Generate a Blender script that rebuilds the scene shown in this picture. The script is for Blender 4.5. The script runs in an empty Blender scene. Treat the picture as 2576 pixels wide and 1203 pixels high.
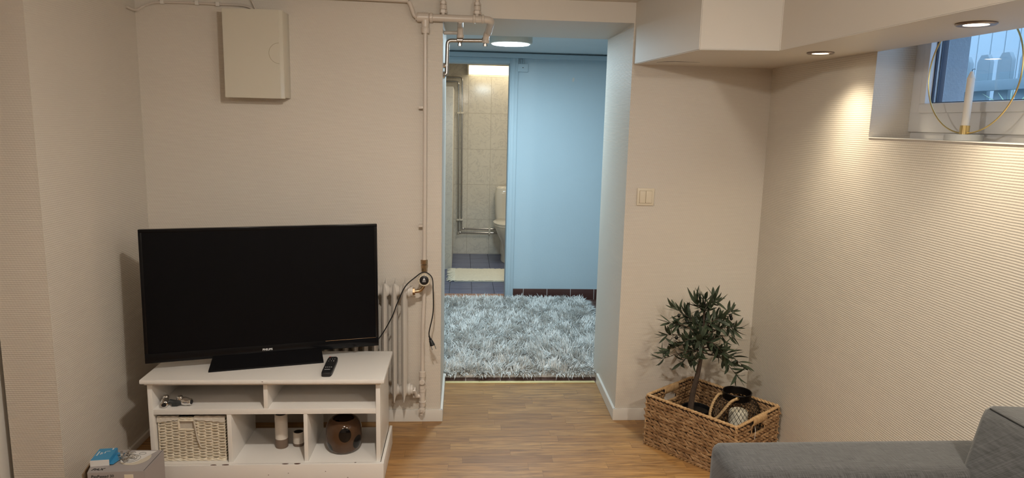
import bpy, bmesh, math, random
from mathutils import Vector, Matrix
import numpy as np

S = bpy.context.scene
C = S.collection
PI = math.pi

# ------------------------------------------------------------------ camera
YAW, PITCH, ROLL, FPX = 0.07179143, 0.16682468, 0.02363796, 1766.589
def camera_axes():
    cy, sy = math.cos(YAW), math.sin(YAW)
    cp, sp = math.cos(PITCH), math.sin(PITCH)
    cr, sr = math.cos(ROLL), math.sin(ROLL)
    f = Vector((sy * cp, cy * cp, -sp))
    r0 = Vector((cy, -sy, 0)); u0 = r0.cross(f)
    return cr * r0 + sr * u0, -sr * r0 + cr * u0, f
cam_d = bpy.data.cameras.new('camera')
cam_d.sensor_fit = 'HORIZONTAL'; cam_d.sensor_width = 36.0
cam_d.lens = FPX / 2576.0 * 36.0
cam_d.clip_start = 0.02
cam = bpy.data.objects.new('camera', cam_d); C.objects.link(cam)
_r, _u, _f = camera_axes()
cam.matrix_world = Matrix(((_r.x, _u.x, -_f.x, 0), (_r.y, _u.y, -_f.y, 0), (_r.z, _u.z, -_f.z, 1.5), (0, 0, 0, 1)))
S.camera = cam

# ------------------------------------------------------------------ colour management, sky and lights
S.view_settings.view_transform = 'Standard'
S.view_settings.look = 'None'
S.view_settings.gamma = 1.0
S.view_settings.exposure = 0.14
S.view_settings.use_curve_mapping = False
W = bpy.data.worlds.new('sky'); S.world = W; W.use_nodes = True
W.node_tree.nodes['Background'].inputs[0].default_value = (0.48, 0.70, 1.0, 1)
W.node_tree.nodes['Background'].inputs[1].default_value = 3.4

def spot(name, loc, power, col, cone, blend, tilt=(0, 0), r=0.022):
    d = bpy.data.lights.new(name, 'SPOT'); d.energy = power; d.color = col
    d.spot_size = math.radians(cone); d.spot_blend = blend; d.shadow_soft_size = r
    o = bpy.data.objects.new(name, d); o.location = loc
    o.rotation_euler = (tilt[0], tilt[1], 0); C.objects.link(o); return o
def point(name, loc, power, col, r):
    d = bpy.data.lights.new(name, 'POINT'); d.energy = power; d.color = col; d.shadow_soft_size = r
    o = bpy.data.objects.new(name, d); o.location = loc; C.objects.link(o); return o
def area(name, loc, power, col, sx, sy, rot=(0, 0, 0), disk=False, spread=180):
    d = bpy.data.lights.new(name, 'AREA'); d.energy = power; d.color = col
    d.shape = 'DISK' if disk else 'RECTANGLE'; d.size = sx
    if not disk: d.size_y = sy
    d.spread = math.radians(spread)
    o = bpy.data.objects.new(name, d); o.location = loc; o.rotation_euler = rot; C.objects.link(o); return o

WARM = (1.0, 0.86, 0.63)
ROOM = (1.0, 0.93, 0.83)
DL = [(1.31, 2.585), (1.31, 1.785), (1.31, 0.985), (1.31, 0.185), (1.31, -0.615)]
for k, (x, y) in enumerate(DL):                                   # the downlights sunk in the soffit
    spot('downlight_lamp', (x, y, 1.762), 5.5, WARM, 76, 0.7, (math.radians(7), math.radians(4)))
    spot('downlight_spill', (x, y, 1.760), 13, WARM, 128, 1.0)
# the room's own ceiling spots, behind and above the camera
point('ceiling_lamp', (1.04, 0.40, 1.95), 20, ROOM, 0.028)
spot('ceiling_lamp_beam', (1.04, 0.40, 1.94), 30, ROOM, 150, 1.0, (math.radians(22), math.radians(-25)), 0.028)
point('ceiling_lamp', (-0.13, 1.45, 1.97), 13, ROOM, 0.028)
spot('ceiling_lamp_beam', (-0.13, 1.45, 1.96), 47, ROOM, 155, 1.0, (math.radians(24), 0), 0.028)
point('ceiling_lamp', (-0.30, -0.40, 1.93), 13, ROOM, 0.035)
area('hall_lamp', (0.297, 4.66, 1.978), 25, (0.66, 0.88, 1.0), 0.26, 0.26, disk=True)
area('bathroom_lamp', (0.50, 7.70, 1.985), 1.0, (1.0, 0.86, 0.64), 0.85, 0.06)
area('bathroom_fill', (0.6, 6.7, 2.09), 8.5, (1.0, 0.90, 0.74), 0.3, 0.3)  # unseen fill, added to brighten the lower part of the bathroom

# ------------------------------------------------------------------ materials
def mat_new(name):
    m = bpy.data.materials.new(name); m.use_nodes = True
    nt = m.node_tree; return m, nt, nt.nodes['Principled BSDF']
class G:
    """tiny helper around a node tree"""
    def __init__(s, nt): s.nt = nt
    def node(s, t, **kw):
        n = s.nt.nodes.new(t)
        for k, v in kw.items(): setattr(n, k, v)
        return n
    def put(s, sock, v):
        if isinstance(v, bpy.types.NodeSocket): s.nt.links.new(v, sock)
        else: sock.default_value = v
    def m(s, op, a, b=0.0, c=None):
        n = s.node('ShaderNodeMath', operation=op)
        s.put(n.inputs[0], a); s.put(n.inputs[1], b)
        if c is not None: s.put(n.inputs[2], c)
        return n.outputs[0]
    def xyz(s, kind='Object'):
        t = s.node('ShaderNodeTexCoord'); p = s.node('ShaderNodeSeparateXYZ')
        s.nt.links.new(t.outputs[kind], p.inputs[0]); return p.outputs[0], p.outputs[1], p.outputs[2]
    def vec(s, x, y, z):
        n = s.node('ShaderNodeCombineXYZ')
        for i, v in enumerate((x, y, z)): s.put(n.inputs[i], v)
        return n.outputs[0]
    def noise(s, v, scale, detail=2.0, rough=0.5, dist=0.0):
        n = s.node('ShaderNodeTexNoise')
        if v is not None: s.put(n.inputs['Vector'], v)
        n.inputs['Scale'].default_value = scale; n.inputs['Detail'].default_value = detail
        n.inputs['Roughness'].default_value = rough; n.inputs['Distortion'].default_value = dist
        return n.outputs['Fac']
    def white(s, v):
        n = s.node('ShaderNodeTexWhiteNoise', noise_dimensions='3D'); s.put(n.inputs['Vector'], v); return n.outputs['Value']
    def mix(s, f, a, b):
        n = s.node('ShaderNodeMix', data_type='RGBA'); s.put(n.inputs[0], f)
        s.put(n.inputs[6], a if isinstance(a, bpy.types.NodeSocket) else (*a, 1)); s.put(n.inputs[7], b if isinstance(b, bpy.types.NodeSocket) else (*b, 1))
        return n.outputs[2]
    def ramp(s, f, stops):
        n = s.node('ShaderNodeValToRGB'); s.put(n.inputs[0], f); e = n.color_ramp.elements
        while len(e) < len(stops): e.new(0.5)
        for i, (p, c) in enumerate(stops): e[i].position = p; e[i].color = (*c, 1)
        return n.outputs[0]
    def step(s, f, lo, hi):
        n = s.node('ShaderNodeMapRange'); s.put(n.inputs[0], f); n.inputs[1].default_value = lo; n.inputs[2].default_value = hi
        return n.outputs[0]
    def bump(s, h, strength, dist=0.002):
        n = s.node('ShaderNodeBump'); s.put(n.inputs['Height'], h); n.inputs['Strength'].default_value = strength
        n.inputs['Distance'].default_value = dist; return n.outputs[0]
    def xyzvec(s, sx, sy, sz):
        x, y, z = s.xyz(); return s.vec(s.m('MULTIPLY', x, sx), s.m('MULTIPLY', y, sy), s.m('MULTIPLY', z, sz))

def plain(name, col, rough=0.5, metal=0.0, spec=0.5, var=0.0, vs=8, bump=0.0, bs=60, coat=0.0, trans=0.0, ior=1.45):
    m, nt, b = mat_new(name); g = G(nt)
    b.inputs['Roughness'].default_value = rough; b.inputs['Metallic'].default_value = metal
    b.inputs['Specular IOR Level'].default_value = spec; b.inputs['Coat Weight'].default_value = coat
    b.inputs['Transmission Weight'].default_value = trans; b.inputs['IOR'].default_value = ior
    x, y, z = g.xyz(); v = g.vec(x, y, z)
    f = g.noise(v, vs, 3)
    a = tuple(c * (1 - var) for c in col); c2 = tuple(min(1, c * (1 + var)) for c in col)
    g.put(b.inputs['Base Color'], g.mix(f, a, c2))
    if bump: g.put(b.inputs['Normal'], g.bump(g.noise(v, bs, 3), bump))
    return m
def emit(name, col, strength):
    m, nt, b = mat_new(name)
    b.inputs['Base Color'].default_value = (0.8, 0.8, 0.8, 1)
    b.inputs['Emission Color'].default_value = (*col, 1); b.inputs['Emission Strength'].default_value = strength
    return m

def wallpaper(name, col, ridge=0.6, pitch=0.0075, rough=0.55):
    """painted glass fibre weave: horizontal ridges broken by short vertical threads"""
    m, nt, b = mat_new(name); g = G(nt)
    x, y, z = g.xyz()
    wob = g.noise(g.vec(g.m('MULTIPLY', x, 14), g.m('MULTIPLY', y, 14), g.m('MULTIPLY', z, 30)), 1.0, 2)
    ph = g.m('ADD', g.m('MULTIPLY', z, 2 * PI / pitch), g.m('MULTIPLY', wob, 2.4))
    h1 = g.m('SINE', ph)
    xy = g.m('ADD', x, y)
    row = g.m('FLOOR', g.m('DIVIDE', z, pitch))
    h2 = g.m('SINE', g.m('ADD', g.m('MULTIPLY', xy, 2 * PI / 0.011), g.m('MULTIPLY', row, 2.1)))
    lump = g.noise(g.vec(x, y, z), 9, 3)
    h = g.m('ADD', g.m('MULTIPLY', h1, 0.5), g.m('ADD', g.m('MULTIPLY', h2, 0.22), g.m('MULTIPLY', lump, 1.6)))
    g.put(b.inputs['Normal'], g.bump(h, ridge, 0.0011))
    f = g.noise(g.vec(x, y, z), 2.2, 4)
    g.put(b.inputs['Base Color'], g.mix(f, tuple(c * 0.965 for c in col), tuple(min(1, c * 1.03) for c in col)))
    b.inputs['Roughness'].default_value = rough; b.inputs['Specular IOR Level'].default_value = 0.35
    return m

def oak(name):
    m, nt, b = mat_new(name); g = G(nt)
    x, y, z = g.xyz(); w = 0.066
    row = g.m('FLOOR', g.m('DIVIDE', y, w))
    r1 = g.white(g.vec(row, 3.1, 0.0)); r2 = g.white(g.vec(row, 9.7, 1.0))
    L = g.m('ADD', 0.30, g.m('MULTIPLY', r2, 0.26))
    u = g.m('DIVIDE', g.m('ADD', x, g.m('ADD', 20.0, g.m('MULTIPLY', r1, 1.7))), L)
    col = g.m('FLOOR', u); rid = g.white(g.vec(row, col, 5.0))
    fx = g.m('MULTIPLY', g.m('FRACT', u), L); fy = g.m('MULTIPLY', g.m('FRACT', g.m('DIVIDE', y, w)), w)
    gx = g.m('LESS_THAN', fx, 0.0014); gy = g.m('LESS_THAN', fy, 0.0011)
    board = g.m('LESS_THAN', g.m('MULTIPLY', g.m('FRACT', g.m('DIVIDE', y, w * 3)), w * 3), 0.0018)
    gap = g.m('MAXIMUM', g.m('MULTIPLY', g.m('MAXIMUM', gx, gy), 0.42), g.m('MULTIPLY', board, 0.75))
    off = g.m('MULTIPLY', rid, 37.0)
    gv = g.vec(g.m('ADD', g.m('MULTIPLY', x, 3.2), off), g.m('ADD', g.m('MULTIPLY', y, 42), off), off)
    grain = g.noise(gv, 1.6, 5, 0.6, 0.6)
    fine = g.noise(g.vec(g.m('MULTIPLY', x, 9), g.m('MULTIPLY', y, 330), off), 1.0, 2)
    cath = g.m('SINE', g.m('MULTIPLY', g.noise(g.vec(g.m('ADD', g.m('MULTIPLY', x, 2.0), off), g.m('MULTIPLY', y, 15), off), 1.1, 1), 60.0))
    cath = g.m('MULTIPLY', g.step(cath, 0.55, 1.0), g.step(rid, 0.45, 0.9))
    base = g.ramp(rid, [(0.0, (0.31, 0.155, 0.050)), (0.35, (0.43, 0.225, 0.075)), (0.7, (0.50, 0.28, 0.098)), (1.0, (0.39, 0.20, 0.064))])
    c = g.mix(g.m('MULTIPLY', g.step(grain, 0.36, 0.66), 0.9), base, (0.20, 0.10, 0.04))
    c = g.mix(g.m('MULTIPLY', g.step(fine, 0.5, 0.75), 0.35), c, (0.55, 0.36, 0.19))
    c = g.mix(g.m('MULTIPLY', cath, 0.45), c, (0.15, 0.075, 0.03))
    c = g.mix(gap, c, (0.06, 0.03, 0.012))
    g.put(b.inputs['Base Color'], c)
    g.put(b.inputs['Roughness'], g.m('ADD', 0.30, g.m('MULTIPLY', fine, 0.16)))
    g.put(b.inputs['Normal'], g.bump(g.m('SUBTRACT', g.m('MULTIPLY', fine, 0.3), gap), 0.25, 0.0006))
    return m

def tiles(name, ua, va, tw, th, ou, ov, col, col2, grout, gw=0.003, rough=0.15, marble=None, top=None, streak=None):
    """rectangular tiles laid on the (ua, va) axes of the place"""
    m, nt, b = mat_new(name); g = G(nt)
    P = g.xyz(); u, v = P[ua], P[va]
    uu = g.m('DIVIDE', g.m('SUBTRACT', u, ou - 40 * tw), tw); vv = g.m('DIVIDE', g.m('SUBTRACT', v, ov - 40 * th), th)
    fu = g.m('MULTIPLY', g.m('FRACT', uu), tw); fv = g.m('MULTIPLY', g.m('FRACT', vv), th)
    line = g.m('MAXIMUM', g.m('LESS_THAN', fu, gw), g.m('LESS_THAN', fv, gw))
    if top is not None: line = g.m('MULTIPLY', line, g.m('LESS_THAN', v, top))
    rid = g.white(g.vec(g.m('FLOOR', uu), g.m('FLOOR', vv), 2.0))
    off = g.m('MULTIPLY', rid, 19.0)
    vec = g.vec(g.m('ADD', P[0], off), g.m('ADD', P[1], off), P[2])
    n = g.noise(vec, 12, 5, 0.62, 1.6)
    c = g.mix(n, col, col2)
    c = g.mix(g.m('MULTIPLY', rid, 0.35), c, col2)
    if marble:
        vein = g.m('ABSOLUTE', g.m('SUBTRACT', g.noise(vec, 7, 4, 0.6, 2.2), 0.5))
        c = g.mix(g.m('MULTIPLY', g.step(vein, 0.035, 0.0), 0.38), c, marble)
    if streak:
        sv = g.vec(g.m('MULTIPLY', P[0], 7), g.m('MULTIPLY', P[1], 50), off)
        c = g.mix(g.step(g.noise(sv, 1.0, 3), 0.45, 0.7), c, streak)
    c = g.mix(line, c, grout)
    g.put(b.inputs['Base Color'], c)
    g.put(b.inputs['Roughness'], g.m('ADD', rough, g.m('MULTIPLY', line, 0.6)))
    g.put(b.inputs['Normal'], g.bump(g.m('SUBTRACT', g.m('MULTIPLY', g.noise(vec, 6, 2), 0.25), line), 0.35, 0.0015))
    return m

def fabric(name, c1, c2, sx=1.0):
    m, nt, b = mat_new(name); g = G(nt)
    x, y, z = g.xyz(); q = g.m('ADD', y, z)
    a = g.noise(g.vec(g.m('MULTIPLY', x, 24), g.m('MULTIPLY', q, 640), 0.0), 1.0, 3)
    c = g.noise(g.vec(g.m('MULTIPLY', x, 640), g.m('MULTIPLY', q, 24), 3.0), 1.0, 3)
    h = g.m('ADD', g.m('MULTIPLY', a, 0.5), g.m('MULTIPLY', c, 0.5))
    g.put(b.inputs['Base Color'], g.mix(g.step(h, 0.36, 0.64), c1, c2))
    g.put(b.inputs['Normal'], g.bump(h, 0.6, 0.0015))
    b.inputs['Roughness'].default_value = 0.9; b.inputs['Specular IOR Level'].default_value = 0.2
    b.inputs['Sheen Weight'].default_value = 0.25
    return m

def grass_fibre(name, c1, c2, c3, stretch=(30, 30, 30)):
    m, nt, b = mat_new(name); g = G(nt)
    v = g.xyzvec(*stretch)
    n = g.noise(v, 1.0, 3); f = g.noise(g.xyzvec(160, 160, 160), 1.0, 2)
    c = g.ramp(n, [(0.25, c1), (0.5, c2), (0.75, c3)])
    c = g.mix(g.m('MULTIPLY', f, 0.4), c, c1)
    g.put(b.inputs['Base Color'], c); g.put(b.inputs['Normal'], g.bump(f, 0.5, 0.001))
    b.inputs['Roughness'].default_value = 0.62
    return m

WALLC = (0.68, 0.625, 0.55)
M = {}
M['wallpaper'] = wallpaper('painted_wallpaper', WALLC, 0.42, 0.0065)
M['wallpaper_ridged'] = wallpaper('ridged_wallpaper', (0.67, 0.62, 0.545), 0.5, 0.0078, 0.5)
M['paint'] = plain('wall_paint', (0.68, 0.63, 0.56), 0.5, var=0.03, vs=3, bump=0.15, bs=30)
M['hallpaint'] = plain('hall_paint', (0.56, 0.68, 0.74), 0.55, var=0.025, vs=4, bump=0.25, bs=70)
M['hallceil'] = plain('hall_ceiling_paint', (0.72, 0.78, 0.79), 0.5, var=0.03, vs=3)
M['trim'] = plain('white_trim', (0.74, 0.71, 0.66), 0.35, var=0.02, vs=5)
M['oak'] = oak('oak_parquet')
M['walltile'] = tiles('marbled_wall_tile', 0, 2, 0.2505, 0.3925, 0.048, 0.0, (0.66, 0.62, 0.53), (0.76, 0.72, 0.62), (0.48, 0.43, 0.35), 0.004, 0.12, (0.42, 0.39, 0.36), top=1.965)
M['coltile'] = tiles('marbled_column_tile', 0, 2, 0.2505, 0.3925, -0.355, 0.0, (0.66, 0.62, 0.53), (0.76, 0.72, 0.62), (0.74, 0.72, 0.66), 0.004, 0.32, (0.42, 0.39, 0.36))
M['bluetile'] = tiles('blue_floor_tile', 0, 1, 0.198, 0.198, 0.088, 5.97, (0.085, 0.105, 0.20), (0.14, 0.17, 0.28), (0.02, 0.022, 0.032), 0.004, 0.3, streak=(0.07, 0.085, 0.16))
M['browntile'] = tiles('brown_floor_tile', 0, 1, 0.203, 0.203, 0.028, 3.893, (0.075, 0.034, 0.026), (0.105, 0.048, 0.036), (0.5, 0.45, 0.42), 0.004, 0.35)
M['skirttile'] = tiles('brown_skirting_tile', 0, 2, 0.203, 0.2, 0.523, -0.11, (0.075, 0.03, 0.024), (0.1, 0.042, 0.034), (0.6, 0.55, 0.52), 0.0045, 0.3)
M['threshold'] = tiles('terracotta_threshold', 0, 1, 0.203, 0.5, 0.05, 5.6, (0.36, 0.17, 0.1), (0.42, 0.21, 0.13), (0.3, 0.15, 0.09), 0.003, 0.5)
M['brass'] = plain('brass', (0.78, 0.60, 0.27), 0.28, 1.0, var=0.05)
M['brass_strip'] = plain('brushed_brass_strip', (0.80, 0.66, 0.34), 0.5, 0.55, var=0.1, vs=30)
M['chrome'] = plain('chrome', (0.75, 0.75, 0.75), 0.08, 1.0)
M['pipechrome'] = plain('worn_chrome', (0.40, 0.39, 0.37), 0.18, 1.0, var=0.1)
M['bronze'] = plain('old_bronze', (0.42, 0.30, 0.18), 0.3, 1.0, var=0.3, vs=60)
M['steel'] = plain('dull_steel', (0.42, 0.40, 0.38), 0.32, 1.0, var=0.2, vs=25, bump=0.2)
M['pipepaint'] = plain('painted_pipe', (0.66, 0.59, 0.52), 0.3, var=0.03, bump=0.1, bs=40)
M['radiator'] = plain('radiator_enamel', (0.66, 0.62, 0.57), 0.32, var=0.03, bump=0.12, bs=25)
M['tvblack'] = plain('black_gloss_plastic', (0.006, 0.006, 0.007), 0.14, spec=0.25)
M['screen'] = plain('dark_screen', (0.005, 0.005, 0.006), 0.3, spec=0.1)
M['black'] = plain('black_plastic', (0.012, 0.012, 0.013), 0.4)
M['rubber'] = plain('black_rubber', (0.01, 0.01, 0.01), 0.55)
M['logo'] = plain('silver_print', (0.75, 0.75, 0.75), 0.4)
M['ink'] = plain('black_ink', (0.02, 0.02, 0.02), 0.6)
M['print'] = plain('pale_print', (0.55, 0.52, 0.50), 0.6)
M['bench'] = plain('white_lacquer', (0.82, 0.79, 0.75), 0.35, var=0.02, vs=6, bump=0.05, bs=50)
M['chip'] = plain('bare_dark_wood', (0.07, 0.025, 0.015), 0.7)
M['wicker'] = grass_fibre('cream_wicker', (0.66, 0.56, 0.42), (0.82, 0.74, 0.60), (0.90, 0.84, 0.72), (60, 60, 60))
M['wickerdark'] = plain('wicker_shadow_core', (0.30, 0.23, 0.16), 0.9)
M['linen'] = plain('linen_cloth', (0.60, 0.54, 0.46), 0.9, var=0.05, bump=0.3, bs=300)
M['hyacinth'] = grass_fibre('water_hyacinth', (0.15, 0.075, 0.03), (0.34, 0.195, 0.09), (0.56, 0.37, 0.20), (28, 28, 45))
M['hyacinth_rim'] = grass_fibre('hyacinth_rope', (0.36, 0.21, 0.09), (0.50, 0.32, 0.16), (0.62, 0.43, 0.24), (50, 50, 50))
M['hyacore'] = plain('basket_shade_core', (0.02, 0.010, 0.005), 0.9)  # near-black colour stands in for deep shade between the strands
M['rope'] = grass_fibre('jute_rope', (0.30, 0.19, 0.09), (0.46, 0.31, 0.16), (0.58, 0.41, 0.23), (120, 120, 120))
M['wire'] = plain('black_wire', (0.012, 0.010, 0.009), 0.4, 0.6)
M['leaf'] = plain('olive_leaf', (0.045, 0.062, 0.036), 0.5, var=0.55, vs=14)
M['olive'] = plain('dark_olive', (0.012, 0.014, 0.011), 0.3)
M['bark'] = plain('olive_bark', (0.085, 0.058, 0.042), 0.85, var=0.4, vs=60, bump=0.6, bs=90)
M['pot'] = plain('black_pot', (0.010, 0.010, 0.011), 0.38)
M['soil'] = plain('dark_soil', (0.012, 0.009, 0.007), 0.95, bump=0.9, bs=120)
M['wax'] = plain('white_wax', (0.78, 0.75, 0.70), 0.45)
M['wax_led'] = plain('ivory_wax', (0.70, 0.66, 0.55), 0.5)
M['marble'] = plain('white_marble', (0.44, 0.45, 0.46), 0.35, var=0.12, vs=30)
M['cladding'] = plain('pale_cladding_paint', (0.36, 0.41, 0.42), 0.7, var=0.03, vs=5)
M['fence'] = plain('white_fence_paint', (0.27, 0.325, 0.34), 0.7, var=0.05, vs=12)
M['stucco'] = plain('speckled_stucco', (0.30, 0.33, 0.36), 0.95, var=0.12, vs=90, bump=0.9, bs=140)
M['pvc'] = plain('window_plastic', (0.70, 0.70, 0.71), 0.3)
M['gasket'] = plain('dark_gasket', (0.03, 0.035, 0.06), 0.5)
M['porcelain'] = plain('porcelain', (0.72, 0.68, 0.58), 0.12)
M['ceramic_white'] = plain('matt_cream_glaze', (0.66, 0.60, 0.53), 0.55, var=0.06, vs=90)
M['ceramic_brown'] = plain('matt_brown_glaze', (0.19, 0.135, 0.10), 0.6, var=0.05)
M['cream_plastic'] = plain('cream_plastic', (0.74, 0.66, 0.52), 0.3)
M['white_plastic'] = plain('white_plastic', (0.72, 0.68, 0.58), 0.35)
M['cabinet'] = plain('cream_enamel', (0.64, 0.60, 0.50), 0.18)
M['boxgrey'] = plain('grey_carton', (0.36, 0.33, 0.32), 0.6, var=0.03)
M['boxblue'] = plain('blue_carton', (0.045, 0.27, 0.50), 0.4, var=0.04)
M['cardboard'] = plain('brown_cardboard', (0.30, 0.21, 0.13), 0.85)
M['paper'] = plain('white_paper', (0.72, 0.70, 0.68), 0.6)
M['sofa'] = fabric('grey_sofa_fabric', (0.022, 0.0225, 0.024), (0.085, 0.086, 0.090))
M['copper_ring'] = plain('brushed_ring', (0.30, 0.24, 0.21), 0.35, 0.7)
M['bulb'] = emit('lit_downlight', (1.0, 0.86, 0.62), 14)
M['led'] = emit('lit_ceiling_panel', (0.80, 0.94, 1.0), 7)
M['tube'] = emit('lit_tube_cover', (1.0, 0.86, 0.58), 2.6)
M['rag'] = plain('cream_cotton', (0.80, 0.77, 0.63), 0.95, var=0.12, vs=60, bump=0.8, bs=220)
M['darkwood'] = plain('dark_skirting', (0.05, 0.03, 0.02), 0.6)

def rug_material():
    m, nt, b = mat_new('grey_shag'); g = G(nt)
    n = g.noise(g.xyzvec(1, 1, 1), 34, 3)
    g.put(b.inputs['Base Color'], g.ramp(n, [(0.3, (0.56, 0.55, 0.52)), (0.7, (0.92, 0.90, 0.86))]))
    b.inputs['Roughness'].default_value = 0.7; b.inputs['Sheen Weight'].default_value = 0.4
    return m
M['rug'] = rug_material()

def amber_glass():
    m, nt, b = mat_new('brown_spotted_glass'); g = G(nt)
    x, y, z = g.xyz()
    col = g.mix(g.noise(g.vec(x, y, z), 22, 3), (0.055, 0.028, 0.015), (0.10, 0.052, 0.027))
    for (sx, sy, sz, r) in [(0.017, -0.073, 0.094, 0.026), (0.066, -0.040, 0.050, 0.026), (-0.056, -0.048, 0.026, 0.022), (0.05, 0.055, 0.1, 0.025), (-0.05, 0.06, 0.09, 0.025)]:
        d2 = g.m('ADD', g.m('POWER', g.m('SUBTRACT', x, sx), 2.0), g.m('ADD', g.m('POWER', g.m('SUBTRACT', y, sy), 2.0), g.m('POWER', g.m('MULTIPLY', g.m('SUBTRACT', z, sz), 0.85), 2.0)))
        col = g.mix(g.m('LESS_THAN', d2, r * r), col, (0.006, 0.005, 0.005))
    g.put(b.inputs['Base Color'], col)
    b.inputs['Roughness'].default_value = 0.10; b.inputs['Specular IOR Level'].default_value = 0.4
    return m
M['vase'] = amber_glass()

def glass_material():
    m = bpy.data.materials.new('window_glass'); m.use_nodes = True; nt = m.node_tree
    nt.nodes.clear(); o = nt.nodes.new('ShaderNodeOutputMaterial')
    t = nt.nodes.new('ShaderNodeBsdfTransparent'); t.inputs[0].default_value = (0.93, 0.97, 1.0, 1)
    gl = nt.nodes.new('ShaderNodeBsdfGlossy'); gl.inputs['Roughness'].default_value = 0.01
    mx = nt.nodes.new('ShaderNodeMixShader'); mx.inputs[0].default_value = 0.07
    nt.links.new(t.outputs[0], mx.inputs[1]); nt.links.new(gl.outputs[0], mx.inputs[2]); nt.links.new(mx.outputs[0], o.inputs[0])
    return m
M['glass'] = glass_material()

# ------------------------------------------------------------------ mesh helpers
def box(bm, x0, x1, y0, y1, z0, z1, bev=0.0, seg=2):
    vs = [bm.verts.new((x, y, z)) for z in (z0, z1) for y in (y0, y1) for x in (x0, x1)]
    fs = [(0, 2, 3, 1), (4, 5, 7, 6), (0, 1, 5, 4), (2, 6, 7, 3), (0, 4, 6, 2), (1, 3, 7, 5)]
    F = [bm.faces.new([vs[i] for i in f]) for f in fs]
    if bev:
        E = list({e for f in F for e in f.edges})
        bmesh.ops.bevel(bm, geom=E, offset=bev, segments=seg, affect='EDGES', profile=0.6)
    return vs
def prism(bm, poly, z0, z1, bev=0.0):
    a = [bm.verts.new((p[0], p[1], z0)) for p in poly]; b = [bm.verts.new((p[0], p[1], z1)) for p in poly]
    n = len(poly); F = [bm.faces.new(a[::-1]), bm.faces.new(b)]
    for i in range(n): F.append(bm.faces.new((a[i], a[(i + 1) % n], b[(i + 1) % n], b[i])))
    if bev:
        bmesh.ops.bevel(bm, geom=list({e for f in F for e in f.edges}), offset=bev, segments=2, affect='EDGES')
def frames(pts):
    P = [Vector(p) for p in pts]; n = len(P); T = []
    for i in range(n):
        t = (P[min(i + 1, n - 1)] - P[max(i - 1, 0)]); T.append(t.normalized() if t.length > 1e-9 else Vector((0, 0, 1)))
    up = Vector((0, 0, 1)) if abs(T[0].z) < 0.9 else Vector((1, 0, 0))
    N = [(up - T[0] * up.dot(T[0])).normalized()]
    for i in range(1, n):
        v = N[-1] - T[i] * N[-1].dot(T[i]); N.append(v.normalized() if v.length > 1e-6 else N[-1])
    return P, T, N
def tube(bm, pts, r, seg=10, caps=True, closed=False, flat=1.0):
    P, T, N = frames(pts)
    R = r if isinstance(r, (list, tuple)) else [r] * len(P)
    rings = []
    for p, t, nn, rr in zip(P, T, N, R):
        bb = t.cross(nn)
        rings.append([bm.verts.new(p + (nn * math.cos(2 * PI * k / seg) * flat + bb * math.sin(2 * PI * k / seg)) * rr) for k in range(seg)])
    n = len(rings)
    for i in range(n if closed else n - 1):
        a, b = rings[i], rings[(i + 1) % n]
        for k in range(seg): bm.faces.new((a[k], a[(k + 1) % seg], b[(k + 1) % seg], b[k]))
    if caps and not closed:
        bm.faces.new(rings[0][::-1]); bm.faces.new(rings[-1])
def rounded(pts, r=0.02, n=6):
    P = [Vector(p) for p in pts]; out = [P[0]]
    for i in range(1, len(P) - 1):
        a, b, c = P[i - 1], P[i], P[i + 1]
        d1 = (a - b); d2 = (c - b); k = min(r, d1.length * 0.49, d2.length * 0.49)
        s = b + d1.normalized() * k; e = b + d2.normalized() * k
        for j in range(n + 1):
            t = j / n; out.append(s * (1 - t) ** 2 + b * 2 * t * (1 - t) + e * t * t)
    out.append(P[-1]); return out
def smoothpath(pts, sub=8):
    P = [Vector(p) for p in pts]; P = [P[0] * 2 - P[1]] + P + [P[-1] * 2 - P[-2]]; out = []
    for i in range(1, len(P) - 2):
        p0, p1, p2, p3 = P[i - 1:i + 3]
        for j in range(sub):
            t = j / sub
            out.append(0.5 * ((2 * p1) + (p2 - p0) * t + (2 * p0 - 5 * p1 + 4 * p2 - p3) * t * t + (3 * p1 - p0 - 3 * p2 + p3) * t ** 3))
    out.append(P[-2]); return out
def lathe(bm, prof, seg=32, c=(0, 0, 0), axis='z', closed=False):
    rings = []
    for r, h in prof:
        ring = []
        for k in range(seg):
            a = 2 * PI * k / seg; u, v = r * math.cos(a), r * math.sin(a)
            p = {'z': (u, v, h), 'y': (u, h, v), 'x': (h, u, v)}[axis]
            ring.append(bm.verts.new((c[0] + p[0], c[1] + p[1], c[2] + p[2])))
        rings.append(ring)
    n = len(rings)
    for i in range(n if closed else n - 1):
        a, b = rings[i], rings[(i + 1) % n]
        for k in range(seg): bm.faces.new((a[k], a[(k + 1) % seg], b[(k + 1) % seg], b[k]))
    if not closed:
        if prof[0][0] > 1e-5: bm.faces.new(rings[0][::-1])
        if prof[-1][0] > 1e-5: bm.faces.new(rings[-1])
def loft(bm, rings, cap=True):
    R = [[bm.verts.new(p) for p in ring] for ring in rings]
    n = len(R[0])
    for i in range(len(R) - 1):
        for k in range(n): bm.faces.new((R[i][k], R[i][(k + 1) % n], R[i + 1][(k + 1) % n], R[i + 1][k]))
    if cap: bm.faces.new(R[0][::-1]); bm.faces.new(R[-1])
def superring(cx, cy, z, rx, ry, n=2.4, seg=28):
    out = []
    for k in range(seg):
        a = 2 * PI * k / seg; c, s = math.cos(a), math.sin(a)
        out.append((cx + rx * math.copysign(abs(c) ** (2 / n), c), cy + ry * math.copysign(abs(s) ** (2 / n), s), z))
    return out

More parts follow.
